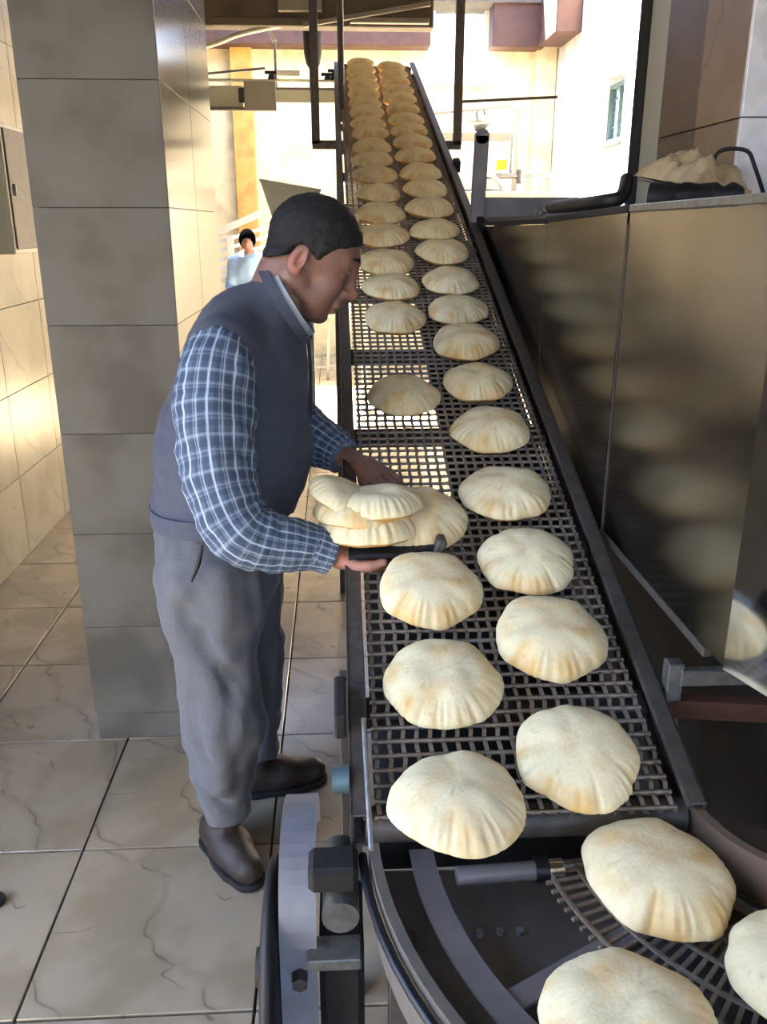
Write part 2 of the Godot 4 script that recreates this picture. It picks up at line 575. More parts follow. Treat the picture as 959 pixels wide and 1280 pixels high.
func build_far_room():
	# meter box on the left wall
	var b := thing("meter_box", "grey metal box fixed high on the left tiled wall", "wall box", Vector3(-1.57, 1.45, -4.2))
	box("body", Vector3(0.075, 0.27, 0), Vector3(0.15, 0.54, 0.34), M.pale_grey, b, 0.005)
	box("door", Vector3(0.154, 0.27, 0), Vector3(0.008, 0.50, 0.30), M.dark_steel, b, 0.003)
	box("latch", Vector3(0.163, 0.27, 0.11), Vector3(0.012, 0.05, 0.015), M.grey_steel, b, 0.002)
	var s := thing("light_switch", "small white switch on the left tiled wall below the box", "switch", Vector3(-1.57, 1.23, -3.72))
	box("plate", Vector3(0.006, 0.04, 0), Vector3(0.012, 0.08, 0.08), M.plastic_white, s, 0.003)
	box("rocker", Vector3(0.014, 0.04, 0), Vector3(0.008, 0.04, 0.03), M.plastic_white, s, 0.002)
	# beams and pipes under the far ceiling
	var tr := thing("roof_truss", "dark roof truss with boards across the top of the far room", "roof truss", Vector3(-0.1, 2.86, -6.8))
	box("beam", Vector3(0, 0.12, 0), Vector3(1.62, 0.20, 0.14), M.ceiling, tr, 0.006)
	box("board", Vector3(-0.25, 0.04, 0.09), Vector3(0.95, 0.05, 0.04), M.ceiling, tr, 0.004)
	box("board", Vector3(0.50, 0.055, 0.10), Vector3(0.55, 0.035, 0.04), M.grey_paint, tr, 0.004)
	box("panel", Vector3(-0.12, 0.18, 0.12), Vector3(0.30, 0.16, 0.05), M.grey_paint, tr, 0.004)
	for x in [-0.55, 0.28]:
		bar("hanger", Vector3(x, 0.2, 0), Vector3(x, 1.05, 0), 0.05, 0.05, M.dark_steel, tr, Vector3.BACK)
	bar("brace", Vector3(-0.1, 0.02, 0.12), Vector3(0.78, 0.16, 0.12), 0.03, 0.03, M.grey_paint, tr)
	var duct := begin()
	add_tube(duct, curve([Vector3(-1.2, 2.70, -6.75), Vector3(-0.85, 2.765, -6.75), Vector3(-0.62, 2.84, -6.75), Vector3(-0.2, 2.93, -6.8)], 16), 0.018, 10)
	tag(obj("overhead_pipe", duct, M.pale_grey), "thin pale pipe rising under the dark roof truss", "pipe")
	var strut := thing("hanging_strut", "pale strut hanging from roof down to the cross conveyor", "strut", Vector3(-0.432, 2.56, -7.2))
	bar("rod", Vector3(0, 0, 0), Vector3(0, 0.33, 0), 0.02, 0.02, M.light_steel, strut)
	bar("brace", Vector3(0, 0.31, 0), Vector3(-0.13, 0.56, 0), 0.05, 0.03, M.white_paint, strut)
	bar("rod", Vector3(-0.13, 0.54, 0), Vector3(-0.13, 0.72, 0), 0.03, 0.03, M.grey_steel, strut)
	# U-shaped hanger under the conveyor
	var h := thing("conveyor_hanger", "dark square-tube hanger looping under the bread conveyor", "hanger", Vector3(0, 1.99, -5.1))
	for x in [-0.10, 0.68]:
		bar("upright", Vector3(x, 0, 0), Vector3(x, 1.91, 0), 0.045, 0.045, M.hanger, h, Vector3.BACK)
	bar("crossbar", Vector3(-0.12, -0.0, 0), Vector3(0.70, -0.0, 0), 0.045, 0.045, M.hanger, h)
	bar("brace", Vector3(0.68, 0.22, 0), Vector3(1.25, 0.26, -0.1), 0.015, 0.015, M.hanger, h)
	var pole := rod("hanging_pole", Vector3(0.045, 2.13, -5.35), Vector3(0.045, 3.9, -5.35), 0.018, M.dark_steel)
	tag(pole, "thin dark pole hanging from ceiling at the conveyor's left edge", "pole")

# ---------------------------------------------------------------- the oven side beside the conveyor
func build_oven():
	var o := thing("oven", "tall steel-clad oven beside the conveyor with shiny side panels", "oven", Vector3(0.57, 0, -2.3))
	box("body", Vector3(0.19, 1.265, 0.06), Vector3(0.34, 0.62, 2.2), M.soot, o)
	box("lower_body", Vector3(0.26, 0.47, 0.05), Vector3(0.18, 0.93, 2.2), M.soot, o)
	# panels: world z from -3.5 to -2.4, to -1.73, to -1.09
	for p in [[-3.50, -2.405, 0.60, 0.0, 1.57, 1.578], [-2.397, -1.735, 0.90, 0.0, 1.582, 1.60], [-1.727, -1.09, 0.945, 0.003, 1.60, 1.605]]:
		var st := begin()
		var z0: float = p[0] + 2.3
		var z1: float = p[1] + 2.3
		var x: float = p[3]
		var rows := []
		var nz := noise(0.9, int(p[2] * 100), 2)
		for i in 15:
			var row := PackedVector3Array()
			for j in 11:
				var zz := lerpf(z0, z1, j / 10.0)
				var yy := lerpf(lerpf(p[4], p[5], j / 10.0), p[2], i / 14.0)
				row.append(Vector3(x + 0.0015 * nz.get_noise_2d(zz, yy), yy, zz))
			rows.append(row)
		add_grid(st, rows, false, 1, 1, true)
		var back := []
		for r in rows:
			var row := PackedVector3Array()
			for v in r:
				row.append(v + Vector3(0.003, 0, 0))
			back.append(row)
		add_grid(st, back, false)
		obj("side_panel", st, M.panel, o)
		var lip := begin()
		add_bar(lip, Vector3(x + 0.004, p[4] + 0.008, z0), Vector3(x + 0.004, p[5] + 0.008, z1), 0.016, 0.014)
		obj("top_lip", lip, M.soot if p[0] < -1.8 else M.grey_steel, o)
	for z in [-2.401, -1.731]:
		box("seam", Vector3(0.002, 1.22, z + 2.3), Vector3(0.004, 0.72, 0.004), M.dark_steel, o)
	box("top_plate", Vector3(0.19, 1.592, 0.06), Vector3(0.37, 0.02, 2.3), M.dark_steel, o)
	# angle iron under the panels
	bar("lower_rail", Vector3(0.008, 0.935, 0.50), Vector3(0.008, 0.935, 1.12), 0.016, 0.016, M.dark_steel, o)
	bar("frame_rail", Vector3(0.012, 0.835, 1.02), Vector3(0.33, 0.835, 1.02), 0.02, 0.03, M.grey_steel, o)
	bar("frame_rail", Vector3(0.0, 0.772, 1.01), Vector3(0.36, 0.795, 1.10), 0.03, 0.035, M.rust, o)
	bar("frame_post", Vector3(0.005, 0.70, 1.01), Vector3(0.005, 0.86, 1.01), 0.028, 0.028, M.grey_steel, o, Vector3.BACK)
	bar("leg", Vector3(0.16, 0.0, 1.16), Vector3(0.16, 0.80, 1.16), 0.035, 0.035, M.grey_steel, o, Vector3.BACK)
	bar("leg", Vector3(0.16, 0.0, -1.1), Vector3(0.16, 0.80, -1.1), 0.035, 0.035, M.grey_steel, o, Vector3.BACK)
	# polished panel nearest the camera
	var pm := begin()
	add_box(pm, Vector3(0.075, 1.28, 1.42), Vector3(0.004, 0.66, 0.47), 0.001, Basis(Vector3.UP, 0.34))
	obj("polished_panel", pm, M.mirror, o)
	# upright plate and beam at the oven's far corner
	var g := thing("plate_bracket", "grey steel upright plate with a box beam at the oven's far corner", "bracket", Vector3(0.55, 1.36, -3.5))
	var up := begin()
	for q in [[-0.028, 0.0, 0.5], [0.0, 0.5, 0.045]]:
		pass
	add_box(up, Vector3(0.005, 0.27, -0.01), Vector3(0.055, 0.54, 0.02), 0.004, Basis(Vector3.BACK, -0.03))
	add_tube(up, [Vector3(0.013, 0.535, -0.02), Vector3(0.013, 0.535, 0.0)], 0.028, 16)
	obj("upright", up, M.smooth_grey, g)
	box("beam", Vector3(0.225, 0.275, -0.06), Vector3(0.40, 0.085, 0.08), M.smooth_grey, g, 0.004)
	box("ledge", Vector3(0.22, 0.225, 0.0), Vector3(0.36, 0.015, 0.06), M.soot, g, 0.003)

# ---------------------------------------------------------------- the conveyor
func build_conveyor():
	var c := thing("bread_conveyor", "long inclined wire-belt conveyor carrying two rows of flatbreads", "conveyor", FOOT)
	c.rotation.x = INCLINE
	var L := 5.74
	# wire belt: cross rods and running links
	var rm := begin()
	add_tube(rm, [Vector3(0.045, 0, 0), Vector3(0.517, 0, 0)], 0.0040, 6)
	var rod_mesh := rm.commit()
	var n := int(L / 0.028)
	for i in n:
		var r := hang("belt_rod", rod_mesh, M.belt, c)
		r.position = Vector3(0, -0.004, -0.028 * i - 0.012)
	for k in 21:
		var st := begin()
		var x := 0.052 + 0.0229 * k
		var rows := []
		for i in n * 2 + 1:
			var z := -0.014 * i
			var dx := 0.0011 if (i / 2) % 2 == 0 else -0.0011
			var y := -0.004 + (0.0035 if i % 2 == 0 else -0.0005)
			rows.append([Vector3(x + dx - 0.0035, y - 0.002, z), Vector3(x + dx + 0.0035, y - 0.002, z), Vector3(x + dx + 0.0035, y + 0.0015, z), Vector3(x + dx - 0.0035, y + 0.0015, z)])
		for i in rows.size() - 1:
			for q in [[3, 2], [2, 1], [0, 3]]:
				face(st, [rows[i][q[0]], rows[i][q[1]], rows[i + 1][q[1]], rows[i + 1][q[0]]], Vector3.UP if q[0] == 3 else (Vector3.RIGHT if q[0] == 2 else Vector3.LEFT))
		obj("belt_link", st, M.belt, c)
	# frame
	for x in [0.022, 0.541]:
		var sgn := -1.0 if x < 0.2 else 1.0
		var st := begin()
		add_box(st, Vector3(x + sgn * 0.012, -0.02, -L / 2 + 0.0), Vector3(0.006, 0.085, L), 0.001)
		add_box(st, Vector3(x, 0.02, -L / 2), Vector3(0.03, 0.005, L), 0.001)
		add_box(st, Vector3(x, -0.06, -L / 2), Vector3(0.03, 0.005, L), 0.001)
		obj("side_rail", st, M.dark_steel, c)
		rod("chain_guide", Vector3(x - sgn * 0.01, 0.012, 0.0), Vector3(x - sgn * 0.01, 0.012, -L), 0.006, M.dark_steel, c)
	box("drip_tray", Vector3(0.28, -0.13, -0.37), Vector3(0.46, 0.006, 0.74), M.soot, c)
	box("drip_tray", Vector3(0.42, -0.13, -2.4), Vector3(0.26, 0.006, 3.3), M.soot, c)
	for i in 13:
		var z := -0.25 - 0.45 * i
		bar("cross_member", Vector3(0.02, -0.05, z), Vector3(0.545, -0.05, z), 0.05, 0.03, M.dark_steel, c)
	for z in [-0.02, -L]:
		rod("end_roller", Vector3(0.03, -0.035, z), Vector3(0.535, -0.035, z), 0.028, M.dark_steel, c, 16)
	for x in [0.03, 0.53]:
		rod("return_chain", Vector3(x, -0.22, -0.3), Vector3(x, -0.22, -L), 0.008, M.dark_steel, c, 6)
		bar("chain_hanger", Vector3(x, -0.23, -L + 0.05), Vector3(x, -0.06, -L + 0.05), 0.02, 0.02, M.dark_steel, c, Vector3.BACK)
	for z in [-0.35, -2.6]:
		for x in [0.012, 0.552]:
			# legs stand upright although the belt leans
			var p := Vector3(x, -0.06, z)
			var w := Basis(Vector3.RIGHT, INCLINE) * p + FOOT
			var foot := Basis(Vector3.RIGHT, -INCLINE) * (Vector3(w.x, 0.0, w.z) - FOOT)
			bar("leg", foot, p, 0.04, 0.04, M.dark_steel, c, Basis(Vector3.RIGHT, -INCLINE) * Vector3.BACK)
	for z in [-2.55, -3.35]:
		box("rail_bracket", Vector3(0.565, 0.02, z), Vector3(0.03, 0.05, 0.06), M.soot, c, 0.003)
	# dark adjuster and its light rod at the lower left end
	box("adjuster", Vector3(-0.006, 0.03, -0.20), Vector3(0.02, 0.06, 0.09), M.soot, c, 0.004)
	rod("guide_rod", Vector3(0.032, 0.035, -0.17), Vector3(0.036, 0.028, 0.06), 0.004, M.light_steel, c)
	var bs := begin()
	add_tube(bs, [Vector3(-0.02, 0.015, -0.07), Vector3(0.006, 0.015, -0.07)], 0.022, 6)
	obj("bolt", bs, M.bolt_blue, c)

# ---------------------------------------------------------------- the curved table below the belt
func arc_rows(c: Vector3, r0: float, r1: float, y0: float, y1: float, a0: float, a1: float, n: int) -> Array:
	var rows := []
	for i in n:
		var a := lerpf(a0, a1, i / float(n - 1))
		var d := Vector3(-cos(a), 0, sin(a))
		rows.append([c + d * r0 + Vector3.UP * y0, c + d * r1 + Vector3.UP * y0, c + d * r1 + Vector3.UP * y1, c + d * r0 + Vector3.UP * y1])
	return rows

func arc(called: String, r0: float, r1: float, y0: float, y1: float, a0: float, a1: float, m: Material, parent: Node, n := 24) -> MeshInstance3D:
	var st := begin()
	add_strip(st, arc_rows(Vector3.ZERO, r0, r1, y0, y1, deg_to_rad(a0), deg_to_rad(a1), n))
	return obj(called, st, m, parent)

func build_turn():
	var t := thing("turning_table", "dark curved metal table that turns breads off the belt's lower end", "conveyor", Vector3(0.74, 0.0, -1.10))
	var Y := 0.645
	arc("tray", 0.24, 0.70, Y - 0.07, Y - 0.062, -2, 95, M.dusty, t)
	arc("band", 0.605, 0.642, Y + 0.002, Y + 0.008, 1, 95, M.smooth_grey, t)
	arc("outer_rail", 0.69, 0.705, Y - 0.08, Y + 0.03, -4, 95, M.dusty, t)
	arc("inner_rail", 0.245, 0.258, Y - 0.07, Y + 0.02, -12, 95, M.dusty_brown, t)
	arc("guide_rail", 0.185, 0.20, Y + 0.0, Y + 0.075, -30, 95, M.dusty_brown, t)
	arc("inner_deck", 0.03, 0.19, Y - 0.02, Y - 0.012, -30, 95, M.dusty, t)
	var rm := begin()
	add_box(rm, Vector3.ZERO, Vector3(0.40, 0.006, 0.006), 0.001)
	var rodm := rm.commit()
	var rs := begin()
	add_box(rs, Vector3.ZERO, Vector3(0.20, 0.006, 0.006), 0.001)
	var shortm := rs.commit()
	for i in 34:
		var a := deg_to_rad(6.0 + 2.4 * i)
		var full := i > 11
		var r := 0.435 if full else 0.35
		var o := hang("table_rod", rodm if full else shortm, M.belt, t)
		o.position = Vector3(-cos(a) * r, Y, sin(a) * r)
		o.rotation.y = a
	for r in [0.30, 0.345, 0.39, 0.435, 0.48, 0.525, 0.57]:
		arc("table_link", r, r + 0.005, Y + 0.001, Y + 0.006, 8.0 if r < 0.44 else 36.0, 92, M.belt, t, 30)
	for a in [28.0, 60.0]:
		var d := Vector3(-cos(deg_to_rad(a)), 0, sin(deg_to_rad(a)))
		bar("crossbar", d * 0.62 + Vector3.UP * (Y - 0.006), d * 0.28 + Vector3.UP * (Y - 0.006), 0.035, 0.012, M.smooth_grey, t)
	# transfer roller with its bright end
	rod("roller", Vector3(-0.575, Y + 0.005, 0.068), Vector3(-0.455, Y + 0.005, 0.062), 0.014, M.smooth_grey, t, 16)
	rod("roller_collar", Vector3(-0.455, Y + 0.005, 0.062), Vector3(-0.435, Y + 0.005, 0.061), 0.019, M.cable, t, 16)
	rod("roller_end", Vector3(-0.435, Y + 0.005, 0.061), Vector3(-0.412, Y + 0.005, 0.060), 0.016, M.chrome, t, 16)
	for i in 3:
		var st := begin()
		add_tube(st, [Vector3(-0.545 + 0.03 * i, Y - 0.063, 0.115), Vector3(-0.545 + 0.03 * i, Y - 0.055, 0.115)], 0.006, 8)
		obj("rivet", st, M.light_steel, t)
	for p in [[-0.66, 0.12], [-0.30, 0.55], [-0.1, 0.2]]:
		bar("leg", Vector3(p[0], 0, p[1]), Vector3(p[0], Y - 0.06, p[1]), 0.04, 0.04, M.dark_steel, t, Vector3.BACK)
	# dark hose along the outer rail
	var hose := begin()
	var pts := []
	for i in 20:
		var a := deg_to_rad(2.0 + 4.2 * i)
		pts.append(Vector3(0.74 - cos(a) * 0.716, Y + 0.012 - 0.0 * i, -1.10 + sin(a) * 0.716))
	add_tube(hose, pts, 0.007, 10)
	tag(obj("hose", hose, M.cable), "dark blue hose following the curved table's outer edge", "hose")

func build_drive():
	var g := thing("drive_guard", "pale curved steel guard with a bolt beside the conveyor's foot", "machine guard", Vector3(-0.075, 0, -1.08))
	# strip curved over the wheel
	var rows := []
	var line := [Vector2(-0.25, 0.52), Vector2(-0.20, 0.62), Vector2(-0.10, 0.668), Vector2(0.0, 0.665), Vector2(0.055, 0.61), Vector2(0.075, 0.5), Vector2(0.08, 0.3), Vector2(0.08, 0.0)]
	var sm := curve(line, 28)
	for i in sm.size():
		var p: Vector2 = sm[i]
		var q: Vector2 = sm[mini(i + 1, sm.size() - 1)] - sm[maxi(i - 1, 0)]
		var nn := Vector2(-q.y, q.x).normalized() * 0.006
		rows.append([Vector3(-0.028, p.y, p.x), Vector3(0.028, p.y, p.x), Vector3(0.028, p.y - absf(nn.y), p.x - absf(nn.x)), Vector3(-0.028, p.y - absf(nn.y), p.x - absf(nn.x))])
	var st := begin()
	add_strip(st, rows)
	obj("cover", st, M.pale_cover, g)
	var bs := begin()
	add_tube(bs, [Vector3(0.002, 0.50, 0.075), Vector3(0.002, 0.50, 0.095)], 0.013, 6)
	obj("bolt", bs, M.dark_steel, g)
	var w := thing("pulley", "dark pulley half hidden beside the pale curved steel guard", "pulley", Vector3(-0.118, 0.0, -1.08))
	var wh := begin()
	var prof := []
	for p in [[0.02, 0.0], [0.15, 0.0], [0.165, 0.006], [0.17, 0.018], [0.165, 0.03], [0.15, 0.036], [0.02, 0.036]]:
		var row := PackedVector3Array()
		for k in 32:
			var a := TAU * k / 32
			row.append(Vector3((p[1] - 0.018) * 0.7, 0.44 + cos(a) * p[0], sin(a) * p[0]))
		prof.append(row)
	add_grid(wh, prof, true)
	obj("disc", wh, M.rubber, w)
	rod("hub", Vector3(-0.03, 0.44, 0), Vector3(0.03, 0.44, 0), 0.03, M.dark_steel, w, 16)
	bar("stand", Vector3(0.0, 0.0, -0.02), Vector3(0.0, 0.44, -0.02), 0.03, 0.05, M.dark_steel, w, Vector3.BACK)
	var m := thing("gear_motor", "dark gear motor between pale guard and conveyor foot", "motor", Vector3(-0.01, 0, -1.10))
	box("bracket", Vector3(-0.01, 0.655, 0.05), Vector3(0.075, 0.045, 0.06), M.soot, m, 0.008)
	box("gearbox", Vector3(0.0, 0.33, 0.0), Vector3(0.07, 0.40, 0.16), M.soot, m, 0.01)
	var mb := begin()
	add_tube(mb, [Vector3(0.0, 0.60, -0.06), Vector3(0.0, 0.60, 0.09)], 0.028, 16)
	obj("shaft", mb, M.grey_steel, m)
	bar("shelf", Vector3(-0.05, 0.535, 0.09), Vector3(0.03, 0.535, 0.09), 0.05, 0.02, M.grey_steel, m)
	bar("stand", Vector3(0.0, 0.0, 0.0), Vector3(0.0, 0.16, 0.0), 0.05, 0.05, M.dark_steel, m, Vector3.BACK)
	var pl := thing("floor_stub", "dark round knob lying at the floor's left edge", "knob", Vector3(-0.86, 0.0, -1.72))
	var kn := begin()
	var kp := []
	for p in [[0.0, 0.0], [0.02, 0.0], [0.024, 0.008], [0.022, 0.018], [0.012, 0.024], [0.0, 0.025]]:
		var row := PackedVector3Array()
		for k in 16:
			row.append(Vector3(cos(TAU * k / 16) * p[0], p[1], sin(TAU * k / 16) * p[0]))
		kp.append(row)
	add_grid(kn, kp, true, 1, 1, true)
	obj("cap", kn, M.rubber, pl)

# ---------------------------------------------------------------- breads
var bread_meshes := []

func lin(r: int, g: int, b: int) -> Color:
	return Color8(r, g, b).srgb_to_linear()

func bread_mesh(sd: int, thick: float, toast: float, around := false) -> ArrayMesh:
	# a puffed disc: smooth dome, pleated rim (most deeply on its front, +z, side)
	var wide := noise(1.0, sd + 50, 2)
	var spot := noise(1.0, sd + 90, 3)
	var st := begin()
	var rows := []
	var cols := []
	var top := [0.0, 0.15, 0.3, 0.42, 0.53, 0.62, 0.70, 0.77, 0.83, 0.88, 0.92, 0.955, 0.985, 1.0]
	var low := [0.985, 0.93, 0.8, 0.5, 0.0]
	var pale := lin(248, 233, 186)
	var gold := lin(226, 182, 106)
	var brown := lin(166, 116, 66)
	for q in top.size() + low.size():
		var upper := q < top.size()
		var rho: float = top[q] if upper else low[q - top.size()]
		var row := PackedVector3Array()
		var crow := PackedColorArray()
		for k in 132:
			var a := TAU * k / 132.0
			var ca := cos(a)
			var sa := sin(a)
			var front := 1.0 if around else 0.15 + 0.85 * smoothstep(-0.35, 0.75, sa + 0.5 * wide.get_noise_2d(ca + 5.0, sa))
			var start := 0.60 + 0.22 * wide.get_noise_2d(ca * 2.5 + 3.0, sa * 2.5)
			var rim := smoothstep(start, 0.97, rho) * front
			var pleat := cos(a * 33.0 + 5.0 * wide.get_noise_2d(ca * 1.6 + 1.0, sa * 1.6))
			var deep := 0.55 + 0.9 * wide.get_noise_2d(ca * 5.0, sa * 5.0 + 8.0)
			var groove := pow(0.5 - 0.5 * pleat, 2.0) * clampf(deep, 0.1, 1.2)
			var edge := 1.0 + 0.075 * wide.get_noise_2d(ca * 0.9, sa * 0.9) - 0.028 * groove * rim
			var y := 0.0
			if upper:
				y = (0.22 + 0.78 * pow(maxf(0.0, 1.0 - pow(rho, 4.0)), 0.5)) if around else (0.36 + 0.64 * pow(maxf(0.0, 1.0 - pow(rho, 2.3)), 0.52))
				y = y * thick - groove * 0.0055 * rim * (1.0 - 0.6 * smoothstep(0.95, 1.0, rho))
				y += wide.get_noise_2d(ca * rho * 0.9 + 12.0, sa * rho * 0.9) * 0.008 * (1.0 - rho * 0.5)
			else:
				y = thick * (0.22 if around else 0.36) * pow(rho, 9.0 if around else 6.0)
			row.append(Vector3(ca * rho * edge * 0.0985, y, sa * rho * edge * 0.0985))
			var s := spot.get_noise_3d(ca * rho * 1.5, sa * rho * 1.5, 1.0)
			var c := pale.lerp(gold, clampf(toast + s * 0.9 + 0.30 * smoothstep(0.55, 0.95, rho) * maxf(sa, 0.0) - 0.1, 0.0, 1.0))
			c = c.lerp(brown, clampf((spot.get_noise_3d(ca * rho * 5.0, sa * rho * 5.0, 7.0) - 0.36) * 2.0 * (0.4 + toast), 0.0, 0.6))
			if not upper:
				c = gold.lerp(brown, 0.35)
			else:
				c = c.lerp(gold, 0.4 * rim * groove)
			crow.append(c)
		rows.append(row)
		cols.append(crow)
	add_grid(st, rows, true, 1, 1, false, cols)
	return st.commit()

func flatbread(v: int, at: Vector3, b: Basis, size: float, label: String, group: String) -> MeshInstance3D:
	var o := hang("flatbread", bread_meshes[v], M.bread)
	o.transform = Transform3D(b.scaled_local(Vector3(size, size, size)), at)
	tag(o, label, "bread", group)
	return o

func build_breads():
	for i in 7:
		bread_meshes.append(bread_mesh(100 + 7 * i, [0.066, 0.062, 0.07, 0.064, 0.068, 0.060, 0.066][i], [0.08, 0.16, 0.22, 0.04, 0.3, 0.12, 0.2][i]))
	for i in 3:   # flatter ones, as they lie in the man's stack
		bread_meshes.append(bread_mesh(300 + 11 * i, [0.056, 0.050, 0.052][i], [-0.4, 0.5, -0.4][i], true))
	var rng := RandomNumberGenerator.new()
	rng.seed = 11
	var tilt := Basis(Vector3.RIGHT, INCLINE)
	var left := [0.0, 0.248, 0.481, 0.704, 1.235, 1.701, 1.94, 2.15, 2.415, 2.645, 2.9, 3.15, 3.385, 3.6]
	var right := [0.088, 0.345, 0.561, 0.793, 1.056, 1.296, 1.53, 1.76, 1.99, 2.245, 2.465, 2.712, 2.958, 3.19, 3.44]
	while left[-1] < 5.45:
		left.append(left[-1] + 0.228 + rng.randf_range(-0.012, 0.012))
	while right[-1] < 5.45:
		right.append(right[-1] + 0.230 + rng.randf_range(-0.012, 0.012))
	for side in 2:
		var list: Array = [left, right][side]
		for i in list.size():
			var s: float = list[i]
			var x: float = (0.172 if side == 0 else 0.374) + rng.randf_range(-0.005, 0.005) + s * 0.002
			var b := tilt * Basis(Vector3.RIGHT, rng.randf_range(-0.06, 0.03)) * Basis(Vector3.BACK, rng.randf_range(-0.04, 0.04)) * Basis(Vector3.UP, rng.randf_range(-0.5, 0.5))
			var up := 0.003
			if side == 0 and i == 0:
				b = Basis(Vector3.RIGHT, 0.10) * Basis(Vector3.UP, 0.2)
				up = 0.012
			var at := FOOT + tilt * Vector3(x, up, -s)
			var size := (0.98 if s > 1.0 else 1.04) + rng.randf_range(-0.025, 0.025)
			var where := "%s row" % ["left", "right"][side]
			var label := "puffed round flatbread in the conveyor's %s, %s up from the belt's lower end" % [where, NTH[i]]
			if i == list.size() - 1:
				label = "puffed round flatbread at the very top of the conveyor's %s" % where
			elif side == 0 and i == 3:
				label = "puffed round flatbread on the belt, partly hidden behind the man's stack of breads"
			elif side == 0 and i == 4:
				label = "puffed round flatbread lying alone between two bare stretches of wire belt"
			elif side == 0 and i == 0:
				label = "puffed round flatbread tipping over the belt's lower left end"
			flatbread(rng.randi() % 7, at, b, size, label, "flatbreads on the conveyor")
	flatbread(2, Vector3(0.443, 0.660, -0.972), Basis(Vector3.RIGHT, 0.08) * Basis(Vector3.BACK, -0.08) * Basis(Vector3.UP, 0.35), 1.09, "large puffed flatbread just off the belt beside the bright roller end", "flatbreads on the curved table")
	flatbread(5, Vector3(0.330, 0.655, -0.745), Basis(Vector3.BACK, 0.03) * Basis(Vector3.UP, 0.4), 1.08, "puffed flatbread cut off by the bottom edge of the photo, on curved table", "flatbreads on the curved table")
	flatbread(3, Vector3(0.582, 0.655, -0.800), Basis(Vector3.UP, 0.6), 1.06, "puffed flatbread at the right edge of the photo, on the curved table", "flatbreads on the curved table")
	# the stack on the man's hand
	flatbread(7, Vector3(0.062, 0.950, -1.705), Basis(Vector3.BACK, 0.03) * Basis(Vector3.RIGHT, -0.05), 1.13, "pale floury flatbread at the bottom of the man's stack", "flatbreads in the man's hand")
	flatbread(8, Vector3(0.046, 0.984, -1.712), Basis(Vector3.BACK, -0.05) * Basis(Vector3.RIGHT, -0.05) * Basis(Vector3.UP, 1.0), 1.07, "browner flatbread in the middle of the man's stack", "flatbreads in the man's hand")
	flatbread(9, Vector3(0.082, 1.004, -1.702), Basis(Vector3.BACK, 0.06) * Basis(Vector3.RIGHT, -0.04) * Basis(Vector3.UP, 2.0), 0.95, "pale flatbread lying uppermost on the right of the man's stack", "flatbreads in the man's hand")
	flatbread(7, Vector3(0.000, 1.016, -1.72), Basis(Vector3.BACK, -0.42) * Basis(Vector3.RIGHT, 0.05) * Basis(Vector3.UP, 3.0), 0.80, "pale flatbread standing tilted at the left back of the man's stack", "flatbreads in the man's hand")

